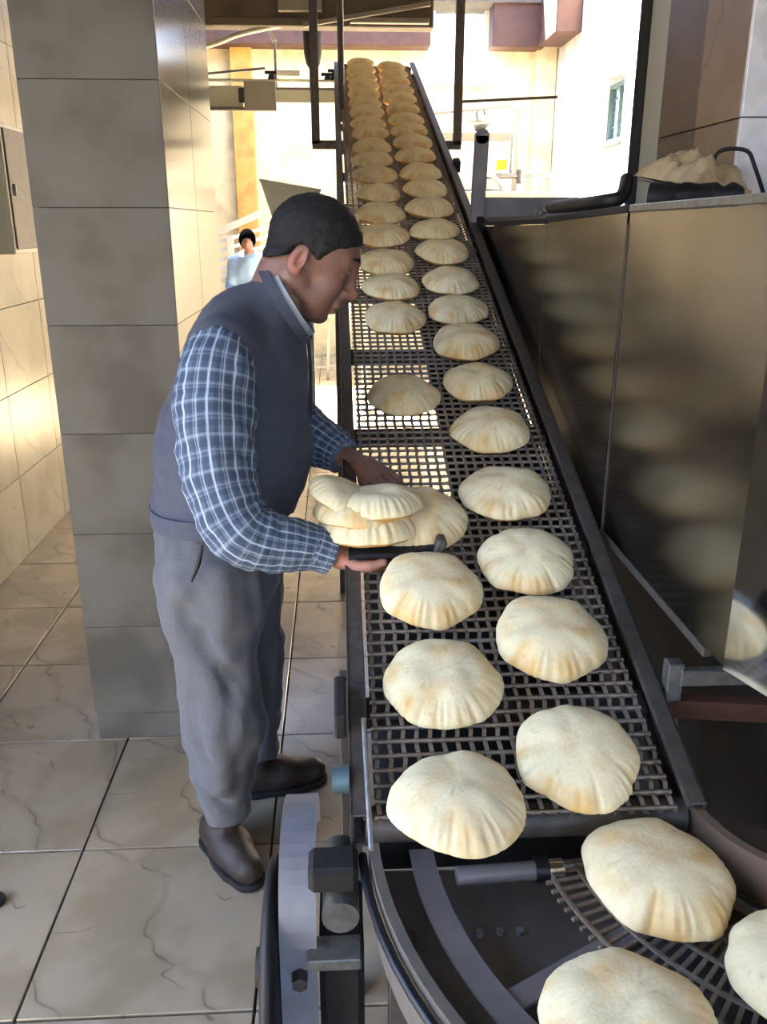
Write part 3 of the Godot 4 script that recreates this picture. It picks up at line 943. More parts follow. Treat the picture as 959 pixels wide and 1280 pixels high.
# ---------------------------------------------------------------- a distance field on a grid, meshed as surface nets
class Field:
	var lo: Vector3
	var c: float
	var nx: int
	var ny: int
	var nz: int
	var d: PackedFloat32Array

	func _init(from: Vector3, to: Vector3, cell: float):
		lo = from
		c = cell
		nx = int((to.x - from.x) / cell) + 2
		ny = int((to.y - from.y) / cell) + 2
		nz = int((to.z - from.z) / cell) + 2
		d.resize(nx * ny * nz)
		d.fill(1.0)

	func span(a: Vector3, b: Vector3) -> Array:
		var p := ((a - lo) / c).floor()
		var q := ((b - lo) / c).ceil()
		return [maxi(0, int(p.x)), maxi(0, int(p.y)), maxi(0, int(p.z)), mini(nx, int(q.x) + 1), mini(ny, int(q.y) + 1), mini(nz, int(q.z) + 1)]

	func cone(a: Vector3, b: Vector3, ra: float, rb: float, k := 0.02, ax := Vector3.ZERO, e := 1.0):
		# a tapered capsule; stretched by e along ax
		var m := maxf(ra, rb) * maxf(e, 1.0) + k + 2.0 * c
		var s := span(a.min(b) - Vector3.ONE * m, a.max(b) + Vector3.ONE * m)
		var f := 1.0 - 1.0 / e
		var ab := b - a
		if ax != Vector3.ZERO:
			ab -= ax * (ab.dot(ax) * f)
		var inv := 1.0 / maxf(ab.length_squared(), 1e-9)
		for z in range(s[2], s[5]):
			for y in range(s[1], s[4]):
				var i: int = (z * ny + y) * nx
				var p := lo + Vector3(s[0] * c, y * c, z * c) - a
				for x in range(s[0], s[3]):
					var q := p
					if ax != Vector3.ZERO:
						q -= ax * (q.dot(ax) * f)
					var t := clampf(q.dot(ab) * inv, 0.0, 1.0)
					var v := (q - ab * t).length() - ra - (rb - ra) * t
					var w := d[i + x]
					var h := k - absf(v - w)
					d[i + x] = minf(v, w) - (h * h * 0.25 / k if h > 0.0 else 0.0)
					p.x += c

	func ball(o: Vector3, r: Vector3, bs: Basis, k := 0.02, cut := false):
		# an ellipsoid, joined or cut away
		var rm := maxf(r.x, maxf(r.y, r.z))
		var rs := minf(r.x, minf(r.y, r.z))
		var m := rm + k + 2.0 * c
		var s := span(o - Vector3.ONE * m, o + Vector3.ONE * m)
		var inv := bs.inverse()
		for z in range(s[2], s[5]):
			for y in range(s[1], s[4]):
				var i: int = (z * ny + y) * nx
				for x in range(s[0], s[3]):
					var q := inv * (lo + Vector3(x * c, y * c, z * c) - o)
					var k0 := (q / r).length()
					var k1 := (q / (r * r)).length()
					var v := k0 * (k0 - 1.0) / k1 if k1 > 1e-6 else -rs
					var w := d[i + x]
					if cut:
						v = -v
						var h := k - absf(v - w)
						d[i + x] = maxf(v, w) + (h * h * 0.25 / k if h > 0.0 else 0.0)
					else:
						var h := k - absf(v - w)
						d[i + x] = minf(v, w) - (h * h * 0.25 / k if h > 0.0 else 0.0)

	func keep(p: Vector3, n: Vector3):
		# keeps the side that n points to
		for z in nz:
			for y in ny:
				var i := (z * ny + y) * nx
				var v := -(lo + Vector3(0, y * c, z * c) - p).dot(n)
				var g := n.x * c
				for x in nx:
					if v > d[i + x]:
						d[i + x] = v
					v -= g

	func bumps(nn: FastNoiseLite, amp: float, sq := Vector3.ONE):
		var band := amp * 2.0 + 2.0 * c
		for z in nz:
			for y in ny:
				var i := (z * ny + y) * nx
				for x in nx:
					if absf(d[i + x]) < band:
						var p := (lo + Vector3(x * c, y * c, z * c)) * sq
						d[i + x] += nn.get_noise_3d(p.x, p.y, p.z) * amp

	func emit(into: Dictionary, paint: Array = [], base := Color.WHITE):
		# paint: [centre, radius, colour] spots laid over the base colour
		var v: PackedVector3Array = into.get("v", PackedVector3Array())
		var ind: PackedInt32Array = into.get("i", PackedInt32Array())
		var col: PackedColorArray = into.get("c", PackedColorArray())
		var first := v.size()
		var at := PackedInt32Array()
		at.resize(nx * ny * nz)
		at.fill(-1)
		var sy := nx
		var sz := nx * ny
		var off := [0, 1, sy, sy + 1, sz, sz + 1, sz + sy, sz + sy + 1]
		var pos := [Vector3(0, 0, 0), Vector3(1, 0, 0), Vector3(0, 1, 0), Vector3(1, 1, 0), Vector3(0, 0, 1), Vector3(1, 0, 1), Vector3(0, 1, 1), Vector3(1, 1, 1)]
		var edges := [0, 1, 2, 3, 4, 5, 6, 7, 0, 2, 1, 3, 4, 6, 5, 7, 0, 4, 1, 5, 2, 6, 3, 7]
		var far := c * 5.0
		for z in nz - 1:
			for y in ny - 1:
				var i := (z * ny + y) * nx
				for x in nx - 1:
					var j := i + x
					var d0 := d[j]
					if d0 > far or d0 < -far:
						continue
					var n := 0
					for k in 8:
						if d[j + off[k]] < 0.0:
							n += 1
					if n == 0 or n == 8:
						continue
					var sum := Vector3.ZERO
					var m := 0
					for k in range(0, 24, 2):
						var p: int = edges[k]
						var q: int = edges[k + 1]
						var a := d[j + off[p]]
						var b := d[j + off[q]]
						if (a < 0.0) != (b < 0.0):
							sum += pos[p].lerp(pos[q], a / (a - b))
							m += 1
					at[j] = v.size()
					v.append(lo + (Vector3(x, y, z) + sum / m) * c)
					if x > 0 and y > 0 and z > 0:
						for axis in 3:
							var w := d[j + [1, sy, sz][axis]]
							if (d0 < 0.0) == (w < 0.0):
								continue
							var u: int = [sy, sz, 1][axis]
							var t: int = [sz, 1, sy][axis]
							var q0 := at[j]
							var q1 := at[j - u]
							var q2 := at[j - u - t]
							var q3 := at[j - t]
							if q1 < 0 or q2 < 0 or q3 < 0:
								continue
							if d0 < 0.0:
								for g in [q0, q2, q1, q0, q3, q2]:
									ind.append(g)
							else:
								for g in [q0, q1, q2, q0, q2, q3]:
									ind.append(g)
		for k in range(first, v.size()):
			var cc := base
			for s in paint:
				var f := 1.0 - smoothstep(s[1] * 0.55, s[1], v[k].distance_to(s[0]))
				if f > 0.0:
					cc = cc.lerp(s[2], f)
			col.append(cc)
		into.v = v
		into.i = ind
		into.c = col

func field_mesh(into: Dictionary) -> ArrayMesh:
	var v: PackedVector3Array = into.v
	var ind: PackedInt32Array = into.i
	var nrm := PackedVector3Array()
	nrm.resize(v.size())
	for k in range(0, ind.size(), 3):
		var n := (v[ind[k + 2]] - v[ind[k]]).cross(v[ind[k + 1]] - v[ind[k]])
		nrm[ind[k]] += n
		nrm[ind[k + 1]] += n
		nrm[ind[k + 2]] += n
	for k in nrm.size():
		nrm[k] = nrm[k].normalized()
	var a := []
	a.resize(Mesh.ARRAY_MAX)
	a[Mesh.ARRAY_VERTEX] = v
	a[Mesh.ARRAY_NORMAL] = nrm
	a[Mesh.ARRAY_COLOR] = into.c
	a[Mesh.ARRAY_INDEX] = ind
	var m := ArrayMesh.new()
	m.add_surface_from_arrays(Mesh.PRIMITIVE_TRIANGLES, a)
	return m

func one_field(f: Field) -> ArrayMesh:
	var into := {}
	f.emit(into)
	return field_mesh(into)

# ---------------------------------------------------------------- the man
const HC := Vector3(-0.045, 1.515, -1.97)
const HF := Vector3(0.8988, -0.4384, 0.0)
const HU := Vector3(0.4384, 0.8988, 0.0)

func hp(f: float, u: float, z := 0.0) -> Vector3:
	return HC + HF * f + HU * u + Vector3(0, 0, z)

func finger(f: Field, pts: Array, r0: float, r1: float):
	for i in pts.size() - 1:
		var t0 := i / float(pts.size() - 1)
		var t1 := (i + 1) / float(pts.size() - 1)
		f.cone(pts[i], pts[i + 1], lerpf(r0, r1, t0), lerpf(r0, r1, t1), 0.004)

func sleeve(pts: Array, rad: Array, sd: int, fold: float, flip := false) -> SurfaceTool:
	var n := 56
	var path := curve(pts, n)
	var rr := curve(rad, n)
	var fr := frames(path, Vector3(1, 0, 0.2))
	var nn := noise(1.0, sd, 3)
	var rows := []
	var length := 0.0
	for i in n:
		if i > 0:
			length += path[i].distance_to(path[i - 1])
	for i in n:
		var row := PackedVector3Array()
		for k in 40:
			var a := TAU * k / 40.0
			var l := length * i / (n - 1.0)
			var w := nn.get_noise_3d(cos(a) * 0.9, sin(a) * 0.9, l * 26.0) * fold
			w += nn.get_noise_3d(cos(a) * 0.5 + 9.0, sin(a) * 0.5, l * 55.0) * fold * 0.5
			var r: float = rr[i] * (1.0 + w)
			row.append(path[i] + (fr[i][0] * cos(a) + fr[i][1] * sin(a)) * r)
		rows.append(row)
	var st := begin()
	add_grid(st, rows, true, 10.0, length / 0.052)
	face(st, Array(rows[0]), -fr[0][2])
	face(st, Array(rows[-1]), fr[-1][2])
	return st

func band_ring(o: Vector3, d: Vector3, w: Vector3, height: float, thick: float, n := 40, from := 0.0, to := TAU) -> SurfaceTool:
	var nn := d.cross(w).normalized()
	var rows := []
	for i in n + 1:
		var a := lerpf(from, to, i / float(n))
		var p := o + d * cos(a) + w * sin(a)
		var out := (d.normalized() * cos(a) + w.normalized() * sin(a)).normalized()
		rows.append([p - nn * height * 0.5, p - nn * height * 0.5 + out * thick, p + nn * height * 0.5 + out * thick * 0.7, p + nn * height * 0.5])
	var st := begin()
	add_strip(st, rows)
	return st

func build_man():
	var deep := lin(140, 104, 90)
	var body := {}
	# trunk and limbs, under the clothes
	var f := Field.new(Vector3(-0.52, 0.02, -2.32), Vector3(0.12, 1.50, -1.55), 0.016)
	var zz := Vector3(0, 0, 1)
	f.cone(Vector3(-0.283, 0.92, -1.95), Vector3(-0.235, 1.12, -1.95), 0.13, 0.13, 0.04, zz, 1.15)
	f.cone(Vector3(-0.235, 1.12, -1.95), Vector3(-0.205, 1.27, -1.95), 0.13, 0.12, 0.04, zz, 1.2)
	f.cone(Vector3(-0.2, 1.335, -1.95), Vector3(-0.23, 1.30, -1.81), 0.055, 0.05, 0.04)
	f.cone(Vector3(-0.2, 1.335, -1.95), Vector3(-0.23, 1.30, -2.09), 0.055, 0.05, 0.04)
	f.cone(Vector3(-0.195, 1.33, -1.95), Vector3(-0.11, 1.43, -1.965), 0.062, 0.058, 0.04)
	f.cone(Vector3(-0.285, 0.86, -1.88), Vector3(-0.278, 0.50, -1.845), 0.085, 0.06, 0.03)
	f.cone(Vector3(-0.278, 0.50, -1.845), Vector3(-0.318, 0.09, -1.875), 0.055, 0.036, 0.03)
	f.cone(Vector3(-0.275, 0.86, -2.03), Vector3(-0.26, 0.48, -2.09), 0.085, 0.06, 0.03)
	f.cone(Vector3(-0.26, 0.48, -2.09), Vector3(-0.255, 0.09, -2.13), 0.055, 0.036, 0.03)
	f.cone(Vector3(-0.318, 0.07, -1.875), Vector3(-0.25, 0.045, -1.77), 0.03, 0.028, 0.02)
	f.cone(Vector3(-0.255, 0.07, -2.13), Vector3(-0.11, 0.045, -2.165), 0.03, 0.028, 0.02)
	f.cone(Vector3(-0.24, 1.28, -1.79), Vector3(-0.21, 1.0, -1.632), 0.042, 0.036, 0.03)
	f.cone(Vector3(-0.21, 1.0, -1.632), Vector3(-0.03, 0.935, -1.65), 0.036, 0.027, 0.02)
	f.cone(Vector3(-0.22, 1.28, -2.11), Vector3(-0.12, 1.09, -2.13), 0.045, 0.036, 0.03)
	f.cone(Vector3(-0.12, 1.09, -2.13), Vector3(0.04, 1.037, -1.975), 0.036, 0.027, 0.02)
	f.emit(body, [], deep)
	# head and neck
	var h := Field.new(Vector3(-0.21, 1.33, -2.08), Vector3(0.10, 1.65, -1.86), 0.004)
	var hb := Basis(HF, HU, zz)
	h.cone(Vector3(-0.165, 1.365, -1.955), hp(-0.045, -0.05), 0.064, 0.060, 0.03)
	h.ball(hp(-0.010, 0.026), Vector3(0.094, 0.084, 0.076), hb, 0.02)
	h.cone(hp(0.025, 0.0), hp(0.038, -0.085), 0.066, 0.044, 0.03, zz, 0.95)
	h.cone(hp(0.045, -0.105, -0.014), hp(0.045, -0.105, 0.014), 0.026, 0.026, 0.02)
	h.ball(hp(0.062, -0.116), Vector3(0.018, 0.017, 0.02), hb, 0.015)
	for s in [-1.0, 1.0]:
		h.cone(hp(-0.018, -0.055, 0.056 * s), hp(0.040, -0.108, 0.024 * s), 0.020, 0.020, 0.02)
		h.ball(hp(0.052, -0.042, 0.034 * s), Vector3(0.028, 0.024, 0.024), hb, 0.02)
		h.ball(hp(0.040, -0.075, 0.038 * s), Vector3(0.028, 0.03, 0.022), hb, 0.02)
		h.cone(hp(0.082, 0.022, 0.008 * s), hp(0.064, 0.020, 0.044 * s), 0.013, 0.012, 0.014)
		h.ball(hp(0.086, -0.004, 0.033 * s), Vector3(0.016, 0.012, 0.016), hb, 0.010, true)
		h.ball(hp(0.068, -0.005, 0.031 * s), Vector3(0.0135, 0.0135, 0.0135), hb, 0.002)
		h.cone(hp(0.079, 0.003, 0.018 * s), hp(0.074, 0.002, 0.045 * s), 0.0045, 0.004, 0.004)
		h.cone(hp(0.079, -0.013, 0.020 * s), hp(0.073, -0.011, 0.044 * s), 0.004, 0.004, 0.005)
	h.cone(hp(0.083, 0.012), hp(0.106, -0.040), 0.010, 0.0125, 0.012)
	h.ball(hp(0.107, -0.044), Vector3(0.013, 0.012, 0.013), hb, 0.008)
	for s in [-1.0, 1.0]:
		h.ball(hp(0.094, -0.047, 0.012 * s), Vector3(0.011, 0.009, 0.009), hb, 0.006)
	h.cone(hp(0.083, -0.066), hp(0.086, -0.074), 0.018, 0.014, 0.012)
	h.cone(hp(0.086, -0.078, -0.014), hp(0.086, -0.078, 0.014), 0.010, 0.010, 0.006)
	h.cone(hp(0.083, -0.094, -0.012), hp(0.083, -0.094, 0.012), 0.0105, 0.0105, 0.007)
	h.ball(hp(0.100, -0.0865), Vector3(0.016, 0.0022, 0.024), hb, 0.004, true)
	h.ball(hp(0.087, -0.104), Vector3(0.010, 0.006, 0.018), hb, 0.008, true)
	for s in [-1.0, 1.0]:
		var eb := hb * Basis(Vector3.UP, -0.35 * s) * Basis(Vector3.BACK, -0.2)
		h.ball(hp(-0.030, -0.022, 0.078 * s), Vector3(0.020, 0.034, 0.0085), eb, 0.006)
		h.ball(hp(-0.024, -0.046, 0.075 * s), Vector3(0.011, 0.013, 0.008), eb, 0.006)
		h.ball(hp(-0.025, -0.018, 0.087 * s), Vector3(0.010, 0.020, 0.008), eb, 0.004, true)
	var stub := lin(96, 68, 58)
	var spots := [[hp(0.045, -0.105), 0.055, deep.lerp(stub, 0.55)], [hp(0.02, -0.09, 0.05), 0.05, deep.lerp(stub, 0.45)], [hp(0.09, -0.068), 0.022, deep.lerp(stub, 0.6)], [hp(0.095, -0.085), 0.018, lin(150, 88, 78)], [hp(0.11, -0.045), 0.02, lin(168, 116, 94)], [hp(-0.03, -0.03, 0.085), 0.03, lin(160, 104, 84)]]
	h.emit(body, spots, deep)
	# right hand, palm up under the stack
	var palm := lin(176, 124, 104)
	var r := Field.new(Vector3(-0.06, 0.86, -1.75), Vector3(0.21, 0.99, -1.56), 0.0032)
	r.cone(Vector3(-0.05, 0.937, -1.648), Vector3(0.0, 0.925, -1.652), 0.027, 0.026, 0.015, Vector3.UP, 0.85)
	for k in 4:
		var z := -1.622 - 0.021 * k
		r.cone(Vector3(0.0, 0.922, lerpf(-1.652, z, 0.5)), Vector3(0.072, 0.913, z), 0.017, 0.0115, 0.014)
		var len: float = [0.058, 0.072, 0.074, 0.06][k]
		finger(r, [Vector3(0.072, 0.913, z), Vector3(0.072 + len * 0.45, 0.908, z - 0.003), Vector3(0.072 + len * 0.8, 0.911, z - 0.004), Vector3(0.072 + len * 1.1, 0.920, z - 0.004)], 0.0105, 0.0078)
	finger(r, [Vector3(0.0, 0.924, -1.634), Vector3(0.030, 0.922, -1.600), Vector3(0.058, 0.926, -1.588), Vector3(0.084, 0.934, -1.590)], 0.0145, 0.0085)
	r.emit(body, [[Vector3(0.04, 0.90, -1.64), 0.09, palm]], deep)
	# left hand, palm down, reaching over the stack
	var q := Field.new(Vector3(-0.02, 0.92, -2.06), Vector3(0.20, 1.09, -1.74), 0.0032)
	q.cone(Vector3(0.020, 1.045, -1.990), Vector3(0.062, 1.033, -1.945), 0.027, 0.026, 0.012, Vector3.UP, 0.85)
	var fd := Vector3(0.62, -0.24, 0.74).normalized()
	var sd := Vector3(0.77, 0.0, -0.64).normalized()
	for k in 4:
		var kb := Vector3(0.095, 1.026, -1.890) + sd * (0.021 * (k - 1.5))
		q.cone(Vector3(0.058, 1.035, -1.945) + sd * (0.010 * (k - 1.5)), kb, 0.017, 0.0115, 0.014)
		var len: float = [0.06, 0.072, 0.074, 0.066][k] if false else [0.070, 0.078, 0.072, 0.056][k]
		finger(q, [kb, kb + fd * len * 0.45 + Vector3(0, -0.004, 0), kb + fd * len * 0.75 + Vector3(0, -0.018, 0), kb + fd * len * 0.92 + Vector3(0, -0.036, 0)], 0.0105, 0.0078)
	finger(q, [Vector3(0.052, 1.030, -1.935), Vector3(0.054, 1.014, -1.900), Vector3(0.066, 1.004, -1.872), Vector3(0.084, 0.998, -1.850)], 0.0145, 0.0085)
	q.emit(body, [], deep)
	var man := hang("person", field_mesh(body), M.skin)
	tag(man, "man in dark vest and plaid shirt stooping to stack bread beside the conveyor", "person")
	# hair
	var hr := Field.new(Vector3(-0.20, 1.40, -2.08), Vector3(0.10, 1.66, -1.86), 0.004)
	hr.ball(hp(-0.012, 0.028), Vector3(0.106, 0.096, 0.087), hb, 0.01)
	hr.cone(hp(-0.06, -0.04, -0.03), hp(-0.06, -0.04, 0.03), 0.045, 0.045, 0.02)
	hr.keep(hp(0.074, 0.055), (HU - HF * 0.62).normalized())
	hr.ball(hp(-0.03, -0.03, 0.085), Vector3(0.03, 0.042, 0.03), hb, 0.006, true)
	hr.ball(hp(-0.03, -0.03, -0.085), Vector3(0.03, 0.042, 0.03), hb, 0.006, true)
	for s in [-1.0, 1.0]:
		hr.cone(hp(0.012, 0.028, 0.070 * s), hp(0.006, 0.002, 0.072 * s), 0.016, 0.009, 0.012)
	hr.bumps(noise(60.0, 5, 2), 0.0025)
	hang("hair", one_field(hr), M.hair, man)
	for s in [-1.0, 1.0]:
		var eb := begin()
		add_tube(eb, [hp(0.091, 0.024, 0.014 * s), hp(0.089, 0.031, 0.028 * s), hp(0.077, 0.028, 0.048 * s)], [0.003, 0.0042, 0.002], 8)
		obj("eyebrow", eb, M.hair, man)
		var ey := SphereMesh.new()
		ey.radius = 0.0118
		ey.height = 0.0236
		ey.radial_segments = 20
		ey.rings = 10
		var e := hang("eye", ey, M.eye, man)
		e.position = hp(0.0705, -0.005, 0.031 * s)
		var ir := SphereMesh.new()
		ir.radius = 0.0065
		ir.height = 0.013
		ir.radial_segments = 16
		ir.rings = 8
		var i := hang("iris", ir, M.iris, e)
		i.position = HF * 0.0062 - HU * 0.003
	# vest
	var v := Field.new(Vector3(-0.52, 0.90, -2.27), Vector3(0.05, 1.48, -1.64), 0.0085)
	v.cone(Vector3(-0.283, 0.93, -1.95), Vector3(-0.240, 1.10, -1.95), 0.163, 0.166, 0.05, zz, 1.15)
	v.cone(Vector3(-0.240, 1.10, -1.95), Vector3(-0.208, 1.26, -1.95), 0.166, 0.142, 0.06, zz, 1.22)
	v.cone(Vector3(-0.195, 1.350, -1.95), Vector3(-0.236, 1.330, -1.812), 0.080, 0.076, 0.05)
	v.cone(Vector3(-0.195, 1.350, -1.95), Vector3(-0.235, 1.318, -2.10), 0.078, 0.070, 0.05)
	v.cone(Vector3(-0.185, 1.34, -1.95), Vector3(-0.135, 1.405, -1.955), 0.098, 0.072, 0.04)
	v.keep(Vector3(-0.3, 0.937, -1.95), Vector3(0.05, 1, 0).normalized())
	v.keep(Vector3(-0.107, 1.428, -1.95), Vector3(-0.86, -0.51, 0).normalized())
	v.bumps(noise(5.0, 61, 3), 0.011, Vector3(1, 0.7, 1))
	v.bumps(noise(11.0, 62, 2), 0.006, Vector3(0.6, 1.4, 0.6))
	hang("vest", one_field(v), M.vest, man)
	obj("hem", band_ring(Vector3(-0.283, 0.945, -1.95), Vector3(0.161, 0.008, 0), Vector3(0, 0, -0.186), 0.042, 0.006, 48), M.vest, man)
	obj("vest_collar", band_ring(Vector3(-0.113, 1.408, -1.955), Vector3(0.045, -0.076, 0), Vector3(0, 0, -0.080), 0.022, 0.007), M.vest, man)
	obj("shirt_collar", band_ring(Vector3(-0.1035, 1.4135, -1.957), Vector3(0.0415, -0.0705, 0), Vector3(0, 0, -0.0755), 0.024, 0.004), M.collar, man)
	var zp := begin()
	add_tube(zp, curve([Vector3(-0.066, 1.335, -1.93), Vector3(-0.062, 1.25, -1.93), Vector3(-0.070, 1.12, -1.93), Vector3(-0.105, 0.96, -1.93)], 14), 0.004, 6)
	obj("zip", zp, M.vest_edge, man)
	# armhole binding, sleeves, cuffs
	obj("sleeve", sleeve([Vector3(-0.228, 1.345, -1.82), Vector3(-0.242, 1.315, -1.785), Vector3(-0.252, 1.235, -1.745), Vector3(-0.250, 1.15, -1.698), Vector3(-0.236, 1.065, -1.655), Vector3(-0.203, 0.998, -1.628), Vector3(-0.150, 0.968, -1.632), Vector3(-0.09, 0.953, -1.643), Vector3(-0.035, 0.937, -1.650)], [0.05, 0.074, 0.084, 0.080, 0.074, 0.070, 0.063, 0.054, 0.043], 71, 0.11), M.shirt, man)
	obj("cuff", sleeve([Vector3(-0.062, 0.950, -1.645), Vector3(-0.045, 0.941, -1.648), Vector3(-0.020, 0.930, -1.651)], [0.0465, 0.0455, 0.044], 72, 0.03), M.shirt, man)
	obj("sleeve", sleeve([Vector3(-0.228, 1.300, -2.095), Vector3(-0.215, 1.22, -2.14), Vector3(-0.165, 1.12, -2.16), Vector3(-0.105, 1.090, -2.115), Vector3(-0.045, 1.070, -2.050), Vector3(0.010, 1.048, -2.000)], [0.07, 0.077, 0.076, 0.072, 0.062, 0.046], 73, 0.12), M.shirt, man)
	# trousers
	var t := Field.new(Vector3(-0.50, 0.10, -2.28), Vector3(-0.06, 1.0, -1.68), 0.0085)
	t.cone(Vector3(-0.287, 0.95, -1.95), Vector3(-0.290, 0.82, -1.95), 0.150, 0.150, 0.04, zz, 1.12)
	t.cone(Vector3(-0.300, 0.80, -1.855), Vector3(-0.303, 0.54, -1.825), 0.132, 0.098, 0.03)
	t.cone(Vector3(-0.298, 0.56, -1.825), Vector3(-0.290, 0.44, -1.825), 0.094, 0.098, 0.03)
	t.cone(Vector3(-0.292, 0.45, -1.825), Vector3(-0.312, 0.13, -1.865), 0.094, 0.068, 0.03)
	t.cone(Vector3(-0.272, 0.80, -2.05), Vector3(-0.258, 0.50, -2.115), 0.120, 0.090, 0.03)
	t.cone(Vector3(-0.258, 0.50, -2.115), Vector3(-0.256, 0.12, -2.14), 0.088, 0.064, 0.03)
	# long slanting folds down the near leg
	for g in [[Vector3(-0.297, 0.655, -1.712), -0.466, 0.17, 0.022], [Vector3(-0.36, 0.50, -1.730), -0.30, 0.14, 0.010], [Vector3(-0.275, 0.335, -1.728), 0.75, 0.07, 0.016], [Vector3(-0.32, 0.235, -1.785), -0.8, 0.06, 0.014]]:
		var up := Vector3(g[1], sqrt(1.0 - g[1] * g[1]), 0)
		t.ball(g[0], Vector3(0.007, g[2], g[3]), Basis(up.cross(zz), up, zz), 0.035, true)
	t.keep(Vector3(0, 0.955, 0), Vector3.DOWN)
	t.keep(Vector3(-0.3, 0.125, 0), Vector3.UP)
	t.bumps(noise(4.2, 81, 3), 0.018, Vector3(1.0, 0.8, 1.0))
	t.bumps(noise(9.0, 82, 2), 0.013, Vector3(1.1, 0.35, 1.0))
	t.bumps(noise(9.0, 83, 2), 0.005, Vector3(0.6, 1.7, 0.6))
	hang("trousers", one_field(t), M.trousers, man)
	var pk := begin()
	add_tube(pk, curve([Vector3(-0.298, 0.925, -1.733), Vector3(-0.308, 0.885, -1.722), Vector3(-0.325, 0.845, -1.720)], 8), [0.002, 0.003, 0.0045, 0.005, 0.005, 0.004, 0.003, 0.002], 8)
	obj("pocket", pk, M.rubber, man)
	# shoes
	for s in [[Vector3(-0.345, 0.05, -1.905), Vector3(-0.248, 0.042, -1.758), Vector3(-0.318, 0.16, -1.872)], [Vector3(-0.268, 0.05, -2.125), Vector3(-0.095, 0.042, -2.163), Vector3(-0.258, 0.16, -2.128)]]:
		var heel: Vector3 = s[0]
		var toe: Vector3 = s[1]
		var fwd := (toe - heel).normalized()
		var sh := Field.new(heel.min(toe) - Vector3(0.09, 0.06, 0.09), heel.max(toe) + Vector3(0.09, 0.17, 0.09), 0.0055)
		sh.cone(heel, heel.lerp(toe, 0.5) + Vector3(0, 0.004, 0), 0.045, 0.047, 0.03)
		sh.cone(heel.lerp(toe, 0.45), toe, 0.048, 0.038, 0.03)
		sh.cone(heel + fwd * 0.02 + Vector3(0, 0.02, 0), s[2] + Vector3(0, -0.02, 0), 0.046, 0.047, 0.03)
		sh.keep(Vector3(0, 0.016, 0), Vector3.UP)
		sh.bumps(noise(14.0, 91, 2), 0.004)
		var so := hang("shoe", one_field(sh), M.shoe, man)
		var sl := Field.new(heel.min(toe) - Vector3(0.09, 0.06, 0.09), heel.max(toe) + Vector3(0.09, 0.05, 0.09), 0.0055)
		sl.cone(heel + Vector3(0, -0.03, 0), toe + Vector3(0, -0.026, 0), 0.050, 0.043, 0.02)
		sl.cone(heel.lerp(toe, 0.5) + Vector3(0, -0.03, 0), heel.lerp(toe, 0.7) + Vector3(0, -0.03, 0), 0.053, 0.052, 0.02)
		sl.keep(Vector3(0, 0.003, 0), Vector3.UP)
		sl.keep(Vector3(0, 0.022, 0), Vector3.DOWN)
		hang("sole", one_field(sl), M.sole, so)
	# folded dark cloth between hand and stack
	var pd := thing("cloth_pad", "dark folded cloth pad between the man's hand and his breads", "cloth", Vector3(0.10, 0.925, -1.655))
	var rows := []
	var nz := noise(9.0, 15, 2)
	for i in 15:
		var x := lerpf(-0.085, 0.092, i / 14.0)
		var y := 0.006 + 0.008 * smoothstep(0.3, 1.0, i / 14.0) + nz.get_noise_2d(x, 0.0) * 0.004
		var w := 0.05 - 0.012 * smoothstep(0.5, 1.0, i / 14.0)
		rows.append([Vector3(x, y, -w), Vector3(x, y + 0.004, w), Vector3(x, y + 0.014, w), Vector3(x, y + 0.014, -w)])
	var ps := begin()
	add_strip(ps, rows)
	obj("fold", ps, M.pad, pd)
	box("end_flap", Vector3(0.100, 0.022, 0.005), Vector3(0.022, 0.048, 0.08), M.olive, pd, 0.005, Basis(Vector3.BACK, -0.35))

